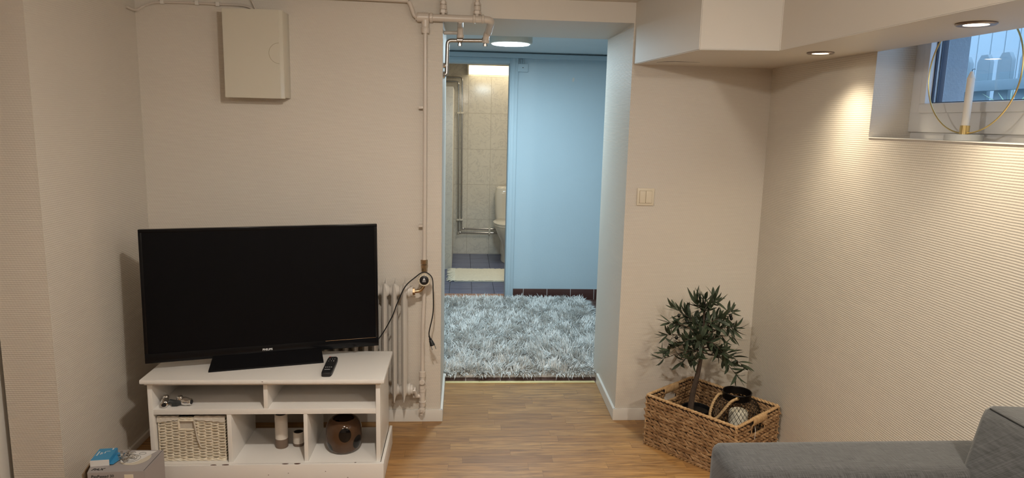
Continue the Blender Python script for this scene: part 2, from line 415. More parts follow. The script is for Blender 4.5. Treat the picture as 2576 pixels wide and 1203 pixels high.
def obj(name, bm, m, parent=None, smooth=35, loc=None):
    me = bpy.data.meshes.new(name)
    bmesh.ops.remove_doubles(bm, verts=bm.verts, dist=1e-6)
    bmesh.ops.recalc_face_normals(bm, faces=bm.faces)
    bm.to_mesh(me); bm.free()
    mm = M[m] if isinstance(m, str) else m
    me.materials.append(mm)
    if smooth:
        me.polygons.foreach_set('use_smooth', [True] * len(me.polygons))
        me.set_sharp_from_angle(angle=math.radians(smooth))
    o = bpy.data.objects.new(name, me); C.objects.link(o)
    if parent is not None: o.parent = parent
    if loc is not None: o.location = loc
    return o
def add(name, m, fn, parent=None, smooth=35, loc=None):
    bm = bmesh.new(); fn(bm); return obj(name, bm, m, parent, smooth, loc)
def tag(o, label, cat, group=None):
    o['label'] = label; o['category'] = cat
    if group: o['group'] = group
    return o
def thing(name, label, cat, loc=(0, 0, 0), rz=0.0, group=None):
    o = bpy.data.objects.new(name, None); C.objects.link(o); o.empty_display_size = 0.05
    o.location = loc; o.rotation_euler = (0, 0, rz); return tag(o, label, cat, group)
def struct(name, m, fn, smooth=30):
    o = add(name, m, fn, None, smooth); o['kind'] = 'structure'; return o
def dup(root, loc, rz=None, label=None):
    r = root.copy(); C.objects.link(r); r.location = loc
    if rz is not None: r.rotation_euler = (0, 0, rz)
    if label: r['label'] = label
    for ch in list(root.children):
        c = ch.copy(); C.objects.link(c); c.parent = r
        for g2 in list(ch.children):
            d = g2.copy(); C.objects.link(d); d.parent = c
    return r
def text_mesh(name, body, size, m, parent, mat4, bold=0.0, extr=0.0004, spacing=1.0, shear=0.0):
    cu = bpy.data.curves.new(name, 'FONT'); cu.body = body; cu.size = size; cu.extrude = extr
    cu.offset = bold; cu.align_x = 'CENTER'; cu.align_y = 'CENTER'; cu.space_character = spacing; cu.shear = shear
    t = bpy.data.objects.new(name, cu); C.objects.link(t)
    bpy.context.view_layer.update()
    me = bpy.data.meshes.new_from_object(t.evaluated_get(bpy.context.evaluated_depsgraph_get()))
    bpy.data.objects.remove(t); me.materials.clear(); me.materials.append(M[m])
    me.transform(mat4)
    o = bpy.data.objects.new(name, me); C.objects.link(o); o.parent = parent
    return o

# ------------------------------------------------------------------ the setting
YW = 3.356; XL = -1.463; XR = 1.473; XO0 = -0.10; XO1 = 0.795; YE = 4.03; ZC = 2.055; ZS = 1.775
struct('floor', 'oak', lambda b: box(b, -2.8, 1.9, -1.9, 3.872, -0.06, 0.0))
struct('floor_hall', 'browntile', lambda b: box(b, -1.6, 2.4, 3.872, 5.90, -0.06, -0.002))
struct('floor_bathroom', 'bluetile', lambda b: box(b, -1.3, 1.5, 5.96, 7.95, -0.06, -0.002))
struct('trim_1', 'threshold', lambda b: box(b, -0.46, 0.43, 5.84, 5.965, -0.05, 0.006, 0.002))
struct('trim_2', 'brass_strip', lambda b: box(b, XO0 + 0.013, XO1 - 0.01, 3.862, 3.892, -0.001, 0.004, 0.0015))
struct('ceiling', 'paint', lambda b: box(b, -2.8, 1.9, -1.9, YW + 0.01, ZC, 2.3))
struct('wall_back_left', 'wallpaper', lambda b: box(b, -1.9, XO0, YW, YE, -0.05, ZC + 0.05))
struct('wall_back_right', 'wallpaper', lambda b: prism(b, [(0.790, YW), (1.9, YW), (1.9, YE), (0.803, YE)], -0.05, ZC + 0.05))
struct('wall_lintel', 'paint', lambda b: box(b, XO0 - 0.01, 0.81, YW - 0.0005, YE - 0.001, 1.963, 2.3))
def soffit(b):
    prism(b, [(0.795, YW + 0.005), (0.866, 2.625), (1.150, 2.572), (1.157, 1.46), (1.16, -1.9), (XR + 0.01, -1.9), (XR + 0.01, YW + 0.005)], ZS, ZC + 0.01, 0.003)
struct('ceiling_soffit', 'paint', soffit)
def wall_right(b):
    x0, x1 = XR, 1.785
    box(b, x0, x1, -1.9, YE, -0.05, 1.47)
    box(b, x0, x1, -1.9, 1.15, 1.47, 2.3)
    box(b, x0, x1, 2.492, YE, 1.47, 2.3)
    box(b, x0, x1, 1.15, 2.492, 2.02, 2.3)
struct('wall_right', 'wallpaper_ridged', wall_right)
struct('trim_3', 'trim', lambda b: box(b, XR - 0.004, 1.62, 1.152, 2.490, 1.468, 1.4715, 0.001))
struct('wall_left', 'wallpaper_ridged', lambda b: prism(b, [(XL, YW), (XL, 2.533), (-1.643, 2.533), (-1.643, 2.60), (-1.9, 2.60), (-1.9, YW)], -0.05, ZC + 0.05))
struct('door_1', 'trim', lambda b: box(b, -1.80, -1.668, 2.50, 2.60, 0.0, 2.0, 0.004))
struct('wall_left_side', 'wallpaper', lambda b: box(b, -2.8, -2.6, -1.9, 2.7, -0.05, ZC + 0.05))
struct('wall_left_far', 'wallpaper', lambda b: box(b, -2.7, -1.79, 2.6, 2.8, -0.05, ZC + 0.05))
struct('wall_rear', 'wallpaper', lambda b: box(b, -2.8, 1.9, -2.0, -1.9, -0.05, ZC + 0.05))
bh, bt = 0.062, 0.012
struct('baseboard_back_left', 'trim', lambda b: box(b, XL, XO0 + bt, YW - bt, YW, 0, bh, 0.0025))
struct('baseboard_back_right', 'trim', lambda b: box(b, 0.790 - bt, XR, YW - bt, YW, 0, bh, 0.0025))
struct('baseboard_opening_left', 'trim', lambda b: box(b, XO0, XO0 + bt, YW - bt + 0.001, 3.86, 0, bh, 0.0025))
struct('baseboard_opening_right', 'trim', lambda b: prism(b, [(0.790 - bt, YW - bt + 0.001), (0.790, YW - bt + 0.001), (0.800, 3.86), (0.800 - bt, 3.86)], 0, bh, 0.0025))
struct('baseboard_right', 'trim', lambda b: box(b, XR - bt, XR, -1.9, YW - bt, 0, bh, 0.0025))
struct('baseboard_left', 'trim', lambda b: box(b, XL, XL + bt, 2.54, YW - bt, 0, 0.03, 0.0025))

struct('soffit_crack', 'gasket', lambda b: tube(b, [(0.862, 3.19, 1.7748), (0.92, 3.13, 1.7748), (0.965, 3.135, 1.7748), (1.04, 3.13, 1.7748)], [0.0008, 0.0016, 0.0012, 0.0004], 5))  # thin dark crack line on the soffit underside
# hall beyond the opening
struct('wall_hall_back', 'hallpaint', lambda b: (box(b, 0.385, 2.4, 5.83, 5.96, -0.05, 2.06), box(b, -1.6, -0.46, 5.83, 5.96, -0.05, 2.06), box(b, -0.46, 0.385, 5.83, 5.96, 1.965, 2.06)))
struct('wall_hall_left', 'hallpaint', lambda b: box(b, -1.7, -1.6, YE, 5.96, -0.05, 2.06))
struct('wall_hall_right', 'hallpaint', lambda b: box(b, 2.4, 2.5, YE, 5.96, -0.05, 2.06))
struct('wall_hall_front', 'hallpaint', lambda b: (box(b, -1.6, XO0 - 0.004, YE, YE + 0.01, -0.05, 2.06), box(b, 0.806, 2.4, YE, YE + 0.01, -0.05, 2.06)))
struct('ceiling_hall', 'hallceil', lambda b: box(b, -1.7, 2.5, YE - 0.03, 5.96, 2.045, 2.12))
struct('trim_4', 'hallpaint', lambda b: box(b, -1.6, 2.4, 5.785, 5.83, 1.998, 2.034, 0.006))
struct('trim_5', 'skirttile', lambda b: box(b, 0.437, 2.4, 5.815, 5.831, -0.01, 0.0865, 0.002))
def bath_frame(b):
    for (x0, x1) in ((0.372, 0.436), (-0.52, -0.456)):
        box(b, x0, x1, 5.808, 5.835, 0, 1.998, 0.003)
        box(b, x0 + 0.012, x1 - 0.024, 5.801, 5.812, 0, 1.998, 0.003)
    box(b, -0.456, 0.372, 5.810, 5.835, 1.958, 1.9975, 0.003)
    box(b, 0.368, 0.390, 5.836, 5.965, 0, 1.962, 0.002); box(b, -0.47, -0.45, 5.836, 5.965, 0, 1.962, 0.002)
    box(b, -0.45, 0.368, 5.836, 5.965, 1.952, 1.966, 0.002)
struct('door_2', 'hallpaint', bath_frame)

# bathroom
struct('wall_bathroom_back', 'walltile', lambda b: box(b, -1.3, 1.5, 7.85, 7.95, -0.05, 2.2))
struct('wall_bathroom_left', 'walltile', lambda b: box(b, -1.4, -1.3, 5.96, 7.95, -0.05, 2.2))
struct('wall_bathroom_right', 'walltile', lambda b: box(b, 1.4, 1.5, 5.96, 7.95, -0.05, 2.2))
struct('wall_bathroom_front', 'paint', lambda b: (box(b, 0.386, 1.5, 5.9605, 5.97, -0.05, 2.2), box(b, -1.3, -0.462, 5.9605, 5.97, -0.05, 2.2), box(b, -0.462, 0.386, 5.9605, 5.97, 1.966, 2.2)))
struct('ceiling_bathroom', 'paint', lambda b: box(b, -1.4, 1.5, 5.95, 7.95, 2.105, 2.2))
struct('wall_bathroom_boxing', 'coltile', lambda b: box(b, -1.3, -0.104, 7.01, 7.85, -0.01, 1.815, 0.003))

# window in the right wall: frame, sash, pane
def ring_frame(b, x0, x1, ya, yb, za, zb, w, bev=0.003):
    box(b, x0, x1, ya, yb, za, za + w, bev); box(b, x0, x1, ya, yb, zb - w, zb, bev)
    box(b, x0, x1, ya, ya + w, za + w - 0.002, zb - w + 0.002, bev); box(b, x0, x1, yb - w, yb, za + w - 0.002, zb - w + 0.002, bev)
win = struct('window_1', 'pvc', lambda b: (ring_frame(b, 1.618, 1.69, 1.15, 2.492, 1.494, 2.02, 0.070), box(b, 1.63, 1.69, 1.15, 2.492, 1.4715, 1.4945)))
add('window_sash', 'pvc', lambda b: ring_frame(b, 1.610, 1.675, 1.205, 2.436, 1.560, 1.965, 0.034, 0.006), win)
add('gasket', 'gasket', lambda b: ring_frame(b, 1.632, 1.640, 1.2365, 2.4035, 1.5915, 1.9335, 0.006, 0), win)
add('outer_gasket', 'gasket', lambda b: ring_frame(b, 1.650, 1.672, 1.2375, 2.4025, 1.5925, 1.9325, 0.004, 0), win)
add('pane', 'glass', lambda b: box(b, 1.645, 1.648, 1.238, 2.402, 1.593, 1.932), win, 0)
# outside the window
struct('wall_outside_reveal', 'stucco', lambda b: box(b, 1.692, 1.7845, 2.447, 2.493, 1.4, 2.1))
struct('ground_outside', 'stucco', lambda b: box(b, 1.785, 4.4, -0.5, 7.5, 1.1, 1.5))
def cladding(b):
    for k in range(48): box(b, 4.2, 4.25, 0.2 + k * 0.148, 0.2 + k * 0.148 + 0.142, 1.4, 3.6, 0.004, 1)
    box(b, 4.23, 4.3, 0.2, 7.3, 1.4, 3.6)
struct('wall_outside', 'cladding', cladding)

# ------------------------------------------------------------------ picket fence and weed outside
fen = thing('picket_fence', 'white picket fence with clipped tops seen through the window', 'fence', (2.8, 3.2, 1.5))
def picket(b):
    prism(b, [(-0.048, 0), (0.048, 0), (0.048, 0.37), (0.024, 0.408), (-0.024, 0.408), (-0.048, 0.37)], -0.012, 0.012, 0.0015)
    bmesh.ops.transform(b, matrix=Matrix(((0, 0, 1, 0), (1, 0, 0, 0), (0, 1, 0, 0), (0, 0, 0, 1))), verts=b.verts)
p0 = add('picket', 'fence', picket, fen)
for k, yy in enumerate([-0.84 + 0.15 * i for i in range(14)]):
    o = p0 if k == 0 else p0.copy()
    if k: C.objects.link(o); o.parent = fen
    o.location = (0, yy - 0.005, 0)
add('rail', 'fence', lambda b: box(b, -0.045, -0.012, -0.95, 1.20, 0.215, 0.268, 0.002), fen)
def weed(b):
    rnd = random.Random(5)
    for k in range(16):
        a = rnd.uniform(0, 2 * PI); L = rnd.uniform(0.10, 0.24); lean = rnd.uniform(0.2, 0.8)
        pts = [(math.cos(a) * L * lean * t * t, math.sin(a) * L * lean * t * t, L * (t - 0.35 * lean * t * t)) for t in (0, .25, .5, .75, 1)]
        tube(b, pts, [0.004, 0.005, 0.005, 0.003, 0.0005], 4)
tag(add('weed', plain('pale_weed', (0.34, 0.45, 0.30), 0.7), weed, loc=(2.45, 3.05, 1.5)), 'pale leafy weed growing outside in front of the picket fence', 'plant')

# ------------------------------------------------------------------ downlights in the soffit
def downlight(x, y, label):
    t = thing('downlight', label, 'downlight', (x, y, ZS), group='recessed lamps in the lowered ceiling')
    add('ring', 'copper_ring', lambda b: lathe(b, [(0.030, 0.0), (0.047, 0.0), (0.048, -0.003), (0.044, -0.006), (0.030, -0.005)], 40, closed=True), t)
    add('bulb', 'bulb', lambda b: lathe(b, [(0.0001, -0.0035), (0.028, -0.003), (0.0295, 0.0)], 32), t)
    return t
d0 = downlight(*DL[0], 'round recessed downlight lit near the corner, the smaller in view')
dup(d0, (*DL[1], ZS), label='round recessed downlight lit above the window ledge')

# ------------------------------------------------------------------ hall ceiling lamp, junction box
t = thing('ceiling_lamp', 'round flat white ceiling light glowing in the hall beyond the opening', 'lamp', (0.297, 4.66, 2.045))
add('lamp_body', 'white_plastic', lambda b: lathe(b, [(0.10, 0.0), (0.137, -0.004), (0.140, -0.012), (0.140, -0.045), (0.134, -0.056), (0.126, -0.058)], 56), t)
add('diffuser', 'led', lambda b: lathe(b, [(0.126, -0.0565), (0.118, -0.0625), (0.0001, -0.0645)], 56), t)
t = thing('junction_box', 'small square white junction box high on the blue hall wall', 'junction box', (0.474, 5.83, 1.925))
add('housing', 'hallpaint', lambda b: box(b, -0.042, 0.042, -0.026, -0.0005, -0.033, 0.030, 0.004), t)
add('screw', 'black', lambda b: lathe(b, [(0.004, -0.0275), (0.004, -0.0255)], 12, axis='y'), t)
for k in range(4):
    add('conduit', 'hallpaint', lambda b, k=k: tube(b, [(-0.038 + k * 0.013, -0.010, 0.030), (-0.038 + k * 0.013, -0.010, 0.069)], 0.005, 8), t)
tag(add('wall_chip', 'trim', lambda b: prism(b, [(0, 0), (0.012, 0.004), (0.016, 0.03), (0.004, 0.036), (-0.004, 0.018)], 0, 0.0015), loc=None), 'small pale filler mark on the blue hall wall', 'mark')
o = bpy.data.objects['wall_chip']; o.rotation_euler = (PI / 2, 0, 0); o.location = (0.885, 5.829, 1.825)

# ------------------------------------------------------------------ bathroom fittings
t = thing('wall_lamp', 'lit tube light with yellowed cover above the bathroom tiles', 'lamp', (0.50, 7.85, 2.0))
add('housing', 'white_plastic', lambda b: (box(b, -0.46, 0.46, -0.095, -0.0005, 0.078, 0.10, 0.003), box(b, -0.465, -0.45, -0.095, -0.0005, -0.016, 0.10, 0.003), box(b, 0.45, 0.465, -0.095, -0.0005, -0.016, 0.10, 0.003)), t)
add('tube_cover', 'tube', lambda b: box(b, -0.448, 0.448, -0.09, -0.004, -0.012, 0.077, 0.01), t)

def toilet():
    t = thing('toilet', 'cream white toilet against tiled wall, half hidden by the door frame', 'toilet', (0.535, 7.5, 0))
    def base(b):
        loft(b, [superring(0, 0.02, 0.0, 0.115, 0.22, 2.6), superring(0, 0.02, 0.03, 0.112, 0.215, 2.6), superring(0, 0.03, 0.10, 0.100, 0.20), superring(0, 0.02, 0.2, 0.115, 0.205),
                 superring(0, -0.02, 0.30, 0.16, 0.235, 2.2), superring(0, -0.04, 0.365, 0.188, 0.26, 2.2), superring(0, -0.04, 0.385, 0.192, 0.262, 2.2)])
        box(b, -0.11, 0.11, 0.12, 0.335, 0.02, 0.38, 0.03, 3)
    add('bowl', 'porcelain', base, t)
    add('seat', 'porcelain', lambda b: loft(b, [superring(0, -0.035, 0.387, 0.198, 0.255, 2.3), superring(0, -0.035, 0.402, 0.203, 0.26, 2.3), superring(0, -0.035, 0.408, 0.198, 0.255, 2.3)]), t)
    add('lid', 'porcelain', lambda b: loft(b, [superring(0, -0.03, 0.411, 0.203, 0.26, 2.3), superring(0, -0.03, 0.425, 0.205, 0.262, 2.3), superring(0, -0.03, 0.436, 0.185, 0.24, 2.3)]), t)
    def tank(b):
        loft(b, [superring(0, 0.245, 0.40, 0.165, 0.085, 5), superring(0, 0.245, 0.5, 0.175, 0.09, 5), superring(0, 0.245, 0.70, 0.180, 0.092, 5), superring(0, 0.245, 0.765, 0.168, 0.086, 4), superring(0, 0.245, 0.785, 0.14, 0.07, 3)])
    add('tank', 'porcelain', tank, t)
    add('flush_button', 'chrome', lambda b: lathe(b, [(0.02, 0.784), (0.02, 0.792), (0.016, 0.795)], 20, (0, 0.245, 0)), t)
toilet()

def bathpipe(name, path, label):
    t = thing(name, label, 'pipe', (0, 7.82, 0), group='bathroom heating pipes')
    add('pipe', 'pipechrome', lambda b: tube(b, rounded(path, 0.03), 0.0085, 10), t)
    for p in path[2:3]: add('elbow', 'chrome', lambda b, p=p: lathe(b, [(0.002, -0.016), (0.013, -0.012), (0.013, 0.012), (0.002, 0.016)], 14, p), t)
bathpipe('bathroom_pipe', [(-0.8, 0, 1.948), (-0.019, 0, 1.948), (-0.011, 0, 0.292), (0.415, 0, 0.290)], 'outer chrome pipe bending down the tiled bathroom wall')
bathpipe('bathroom_pipe', [(-0.8, 0, 1.905), (-0.058, 0, 1.905), (-0.045, 0, 0.248), (0.415, 0, 0.246)], 'inner chrome pipe beside the tiled boxing, running lowest behind the toilet')
def clamp(x, z, vert, label):
    t = thing('pipe_clamp', label, 'pipe clamp', (x, 7.85, z), group='white clamps holding the bathroom pipes')
    add('bridge', 'white_plastic', lambda b: box(b, *((-0.036, 0.036) if not vert else (-0.010, 0.010)), -0.045, -0.0005, *((-0.009, 0.009) if not vert else (-0.036, 0.036)), 0.003), t)
    add('screw', 'black', lambda b: lathe(b, [(0.003, -0.047), (0.003, -0.044)], 10, axis='y'), t)
clamp(-0.034, 1.572, False, 'upper white clamp joining the two upright bathroom pipes')
clamp(-0.03, 0.392, False, 'lower white clamp joining the two upright bathroom pipes')
clamp(0.305, 0.268, True, 'white clamp on the level pipes left of the toilet')

def bathmat():
    t = thing('bath_mat', 'cream cotton rag mat with tasselled edge on blue tiles', 'mat', (0.40, 6.72, 0))
    def body(b):
        rnd = random.Random(2); nx, ny = 60, 34
        V = [[b.verts.new((-0.47 + 0.94 * i / nx, -0.275 + 0.55 * j / ny + rnd.uniform(-.004, .004), 0.008 + rnd.uniform(0, 0.006))) for j in range(ny + 1)] for i in range(nx + 1)]
        for i in range(nx):
            for j in range(ny): b.faces.new((V[i][j], V[i + 1][j], V[i + 1][j + 1], V[i][j + 1]))
        box(b, -0.47, 0.47, -0.275, 0.275, 0.0005, 0.008)
    add('mat_body', 'rag', body, t)
    def fr(b, side):
        rnd = random.Random(3 + side)
        for s in (side,):
            for k in range(44):
                y = -0.27 + 0.54 * k / 43; L = rnd.uniform(0.05, 0.085); dy = rnd.uniform(-0.04, 0.04)
                tube(b, [(s * 0.465, y, 0.009), (s * (0.465 + L * .5), y + dy * .4, 0.012), (s * (0.465 + L), y + dy, 0.003)], [0.004, 0.005, 0.003], 5)
    for side in (-1, 1): add('fringe', 'rag', lambda b, side=side: fr(b, side), t)
bathmat()

# ------------------------------------------------------------------ shaggy rug in the hall
def rug():
    x0, x1, y0, y1 = -0.62, 1.02, 3.955, 5.70
    cx, cy = (x0 + x1) / 2, (y0 + y1) / 2
    t = thing('shag_rug', 'large pale grey shaggy rug lying on the hall floor', 'rug', (cx, cy, 0))
    add('backing', 'rug', lambda b: box(b, x0 - cx, x1 - cx, y0 - cy, y1 - cy, -0.001, 0.014, 0.004), t)
    rs = np.random.RandomState(7)
    K = 2300
    kx = rs.uniform(x0, x1, K); ky = rs.uniform(y0, y1, K)
    flow = 1.2 * np.sin(kx * 5.1 + 1.0) + 1.2 * np.cos(ky * 6.3) + rs.normal(0, 1.5, K) - 1.4
    lean = rs.uniform(0.4, 1.25, K)
    n = 22; B = K * n
    ax = np.repeat(kx, n) + rs.normal(0, 0.017, B); ay = np.repeat(ky, n) + rs.normal(0, 0.017, B)
    ax = np.clip(ax, x0, x1); ay = np.clip(ay, y0, y1)
    az = np.repeat(flow, n) + rs.normal(0, 0.30, B); ln = np.repeat(lean, n) + rs.normal(0, 0.2, B)
    ln = np.clip(ln, 0.1, 1.45)
    L = rs.uniform(0.050, 0.086, B)
    edge = np.minimum(np.minimum(ax - x0, x1 - ax), np.minimum(ay - y0, y1 - ay))
    # strands at the border fall outwards
    out = np.arctan2(np.where(ay - y0 < 0.05, -1.0, np.where(y1 - ay < 0.05, 1.0, 0.0)), np.where(x1 - ax < 0.05, 1.0, np.where(ax - x0 < 0.05, -1.0, 0.0)))
    m = edge < 0.03
    az = np.where(m, out + rs.normal(0, 0.5, B), az); ln = np.where(m, rs.uniform(0.8, 1.6, B), ln); L = np.where(m, L * 0.9, L)
    dx, dy = np.cos(az), np.sin(az); w = rs.uniform(0.0020, 0.0036, B)
    wx, wy = -dy * w, dx * w
    base = np.stack([ax - cx, ay - cy, np.full(B, 0.012)], 1)
    def at(s):
        th = ln * (0.35 + 0.65 * s)
        h = np.cos(th) * L * s; d = np.sin(th) * L * s
        return base + np.stack([dx * d, dy * d, np.maximum(h, -0.004)], 1)
    W3 = np.stack([wx, wy, np.zeros(B)], 1)
    p0, p1, p2, p3 = at(0.0), at(0.4), at(0.75), at(1.0)
    V = np.stack([p0 - W3 * 0.7, p0 + W3 * 0.7, p1 - W3, p1 + W3, p2 - W3 * .8, p2 + W3 * .8, p3], 1).reshape(-1, 3)
    i = np.arange(B)[:, None] * 7
    Q = np.concatenate([i + np.array([[0, 1, 3, 2]]), i + np.array([[2, 3, 5, 4]])], 0)
    T = i + np.array([[4, 5, 6]])
    me = bpy.data.meshes.new('pile')
    me.vertices.add(len(V)); me.vertices.foreach_set('co', V.ravel())
    nl = Q.size + T.size; me.loops.add(nl); me.loops.foreach_set('vertex_index', np.concatenate([Q.ravel(), T.ravel()]))
    me.polygons.add(len(Q) + len(T))
    st = np.concatenate([np.arange(len(Q)) * 4, Q.size + np.arange(len(T)) * 3]); me.polygons.foreach_set('loop_start', st)
    me.update(); me.validate()
    me.polygons.foreach_set('use_smooth', [True] * len(me.polygons))
    me.materials.append(M['rug'])
    o = bpy.data.objects.new('pile', me); C.objects.link(o); o.parent = t; o['kind'] = 'stuff'
rug()

# ------------------------------------------------------------------ pipes on the wall
def fitting(b, c, r, h, axis='z'):
    lathe(b, [(r * .85, -h / 2), (r, -h / 2 + .002), (r, h / 2 - .002), (r * .85, h / 2)], 20, c, axis)
def hexnut(b, c, r, h, axis='z'):
    lathe(b, [(r, -h / 2), (r, h / 2)], 6, c, axis)
def heating_pipes():
    Y = YW - 0.040
    t = thing('heating_pipe', 'cream painted heating pipework running down beside the opening', 'pipe', (-0.18, Y, 0.0))
    ox = -0.18
    add('riser', 'pipepaint', lambda b: tube(b, [(0.002, 0, 1.94), (0.002, 0, 1.2), (0.0, 0, 0.83)], 0.0095, 14), t)
    add('lower_riser', 'pipepaint', lambda b: tube(b, smoothpath([(0.0, 0.010, 0.80), (0.0, 0.018, 0.72), (-0.002, 0.008, 0.62), (-0.006, 0, 0.5), (-0.008, 0, 0.26)], 6), 0.0095, 14), t)
    def header(b):
        tube(b, rounded([(0.0, 0, 1.952), (0.302, 0, 1.950), (0.290, 0.13, 1.905)], 0.030, 8), 0.0165, 18)
        for x in (0.030, 0.222, 0.262): fitting(b, (x, 0, 1.952), 0.0205, 0.012, 'x')
        fitting(b, (-0.006, 0, 1.952), 0.021, 0.05, 'x')
    add('header_pipe', 'pipepaint', header, t)
    def tee(b):
        fitting(b, (-0.03, 0, 1.952), 0.020, 0.012, 'x'); fitting(b, (0.028, 0, 1.952), 0.0215, 0.014, 'x')
        lathe(b, [(0.018, 1.885), (0.0195, 1.89), (0.0195, 1.905), (0.016, 1.91), (0.018, 1.94)], 20, (0.002, 0, 0))
        hexnut(b, (0.002, 0, 1.893), 0.0185, 0.02)
    add('tee_fitting', 'pipepaint', tee, t)
    def upstand(x):
        def f(b):
            tube(b, [(x, 0, 1.955), (x, 0, ZC)], 0.0085, 12)
            hexnut(b, (x, 0, 1.980), 0.0175, 0.014); fitting(b, (x, 0, 1.999), 0.0145, 0.022); hexnut(b, (x, 0, 2.018), 0.015, 0.012)
        add('upstand', 'pipepaint', f, t)
    upstand(0.082); upstand(0.235)
    add('feed_pipe', 'pipepaint', lambda b: (tube(b, smoothpath([(-0.9, 0, 2.03), (-0.4, 0, 2.026), (-0.10, 0, 2.022), (-0.072, 0, 2.016), (-0.058, 0, 1.985), (-0.046, 0, 1.958), (-0.025, 0, 1.952)], 8), 0.0095, 14), hexnut(b, (-0.036, 0, 1.953), 0.017, 0.012, 'x')), t)
    def drop(b):
        tube(b, rounded([(0.160, 0.0, 1.945), (0.160, 0.12, 1.935), (0.160, 0.13, 1.882)], 0.03, 6), 0.0145, 16)
        fitting(b, (0.160, 0.13, 1.888), 0.0175, 0.014)
    add('drop_elbow', 'pipepaint', drop, t)
    add('drop_elbow', 'pipepaint', lambda b: (tube(b, rounded([(0.292, 0.11, 1.914), (0.283, 0.13, 1.898), (0.280, 0.135, 1.862)], 0.02, 5), 0.0155, 16), fitting(b, (0.280, 0.135, 1.868), 0.018, 0.014)), t)
    add('brass_nut', 'bronze', lambda b: (hexnut(b, (0.0, -0.004, 0.825), 0.0165, 0.020), hexnut(b, (0.0, -0.004, 0.803), 0.0155, 0.016), fitting(b, (0.0, -0.004, 0.788), 0.013, 0.02)), t)['label'] = 'worn brass nut'
    for zc in (1.55, 0.997): add('pipe_clip', 'pipepaint', lambda b, zc=zc: box(b, -0.028, 0.002, 0.0, 0.0395, zc - 0.0055, zc + 0.0055, 0.002), t)
    def valve(b):
        x = -0.008
        fitting(b, (x, 0, 0.262), 0.0165, 0.03); fitting(b, (x, 0, 0.238), 0.013, 0.02)
        lathe(b, [(0.0135, -0.016), (0.0135, -0.028), (0.011, -0.030)], 18, (x, 0, 0.228), 'y')
        hexnut(b, (x, 0, 0.196), 0.018, 0.018); fitting(b, (x, 0, 0.178), 0.0165, 0.018)
        lathe(b, [(0.0145, 0.095), (0.0145, 0.17)], 18, (x, 0, 0)); fitting(b, (x, 0, 0.118), 0.0175, 0.010)
        tube(b, [(x, 0, 0.148), (x - 0.045, 0, 0.148)], 0.0115, 14)
        tube(b, [(x, 0, 0.10), (x, 0, 0.07)], 0.011, 14)
        lathe(b, [(0.016, 0.0), (0.016, -0.018), (0.008, -0.020), (0.006, -0.027)], 16, (x - 0.002, 0, 0.078), 'y')
        tube(b, [(x, -0.004, 0.070), (x - 0.004, -0.006, 0.052)], 0.009, 12)
    add('return_valve', 'pipepaint', valve, t)
    return t
heating_pipes()

def steel_pipe():
    t = thing('steel_pipe', 'dull grey steel pipe with screwed joints under the opening head', 'pipe', (0, YW + 0.10, 0))
    def main(b):
        tube(b, rounded([(0.112, 0, 1.873), (-0.080, 0, 1.868), (-0.084, 0, 1.712), (-0.099, 0.0, 1.706)], 0.018, 6), 0.0095, 14)
    add('pipe', 'steel', main, t)
    def joint(x, z):
        def f(b):
            fitting(b, (x, 0, z), 0.0135, 0.03, 'x'); hexnut(b, (x, 0, z + 0.004), 0.013, 0.018)
            tube(b, [(x, 0, z), (x, 0, z - 0.026)], 0.0075, 10); hexnut(b, (x, 0, z - 0.022), 0.010, 0.010)
        add('joint', 'steel', f, t)
    joint(-0.022, 1.872); joint(0.098, 1.874)
    add('wall_flange', 'chrome', lambda b: (lathe(b, [(0.018, -0.099), (0.017, -0.092), (0.008, -0.088)], 20, (0, 0, 1.708), 'x'), lathe(b, [(0.013, -0.099), (0.012, -0.090), (0.006, -0.086)], 20, (0, 0, 1.752), 'x')), t)
steel_pipe()
def stub(b):
    tube(b, rounded([(-0.099, 0, 1.910), (-0.02, 0, 1.912)], 0.01), 0.009, 12)
tag(add('short_pipe', 'pipepaint', stub, loc=(0, YW + 0.155, 0)), 'short cream painted pipe stub behind the grey steel pipe', 'pipe')

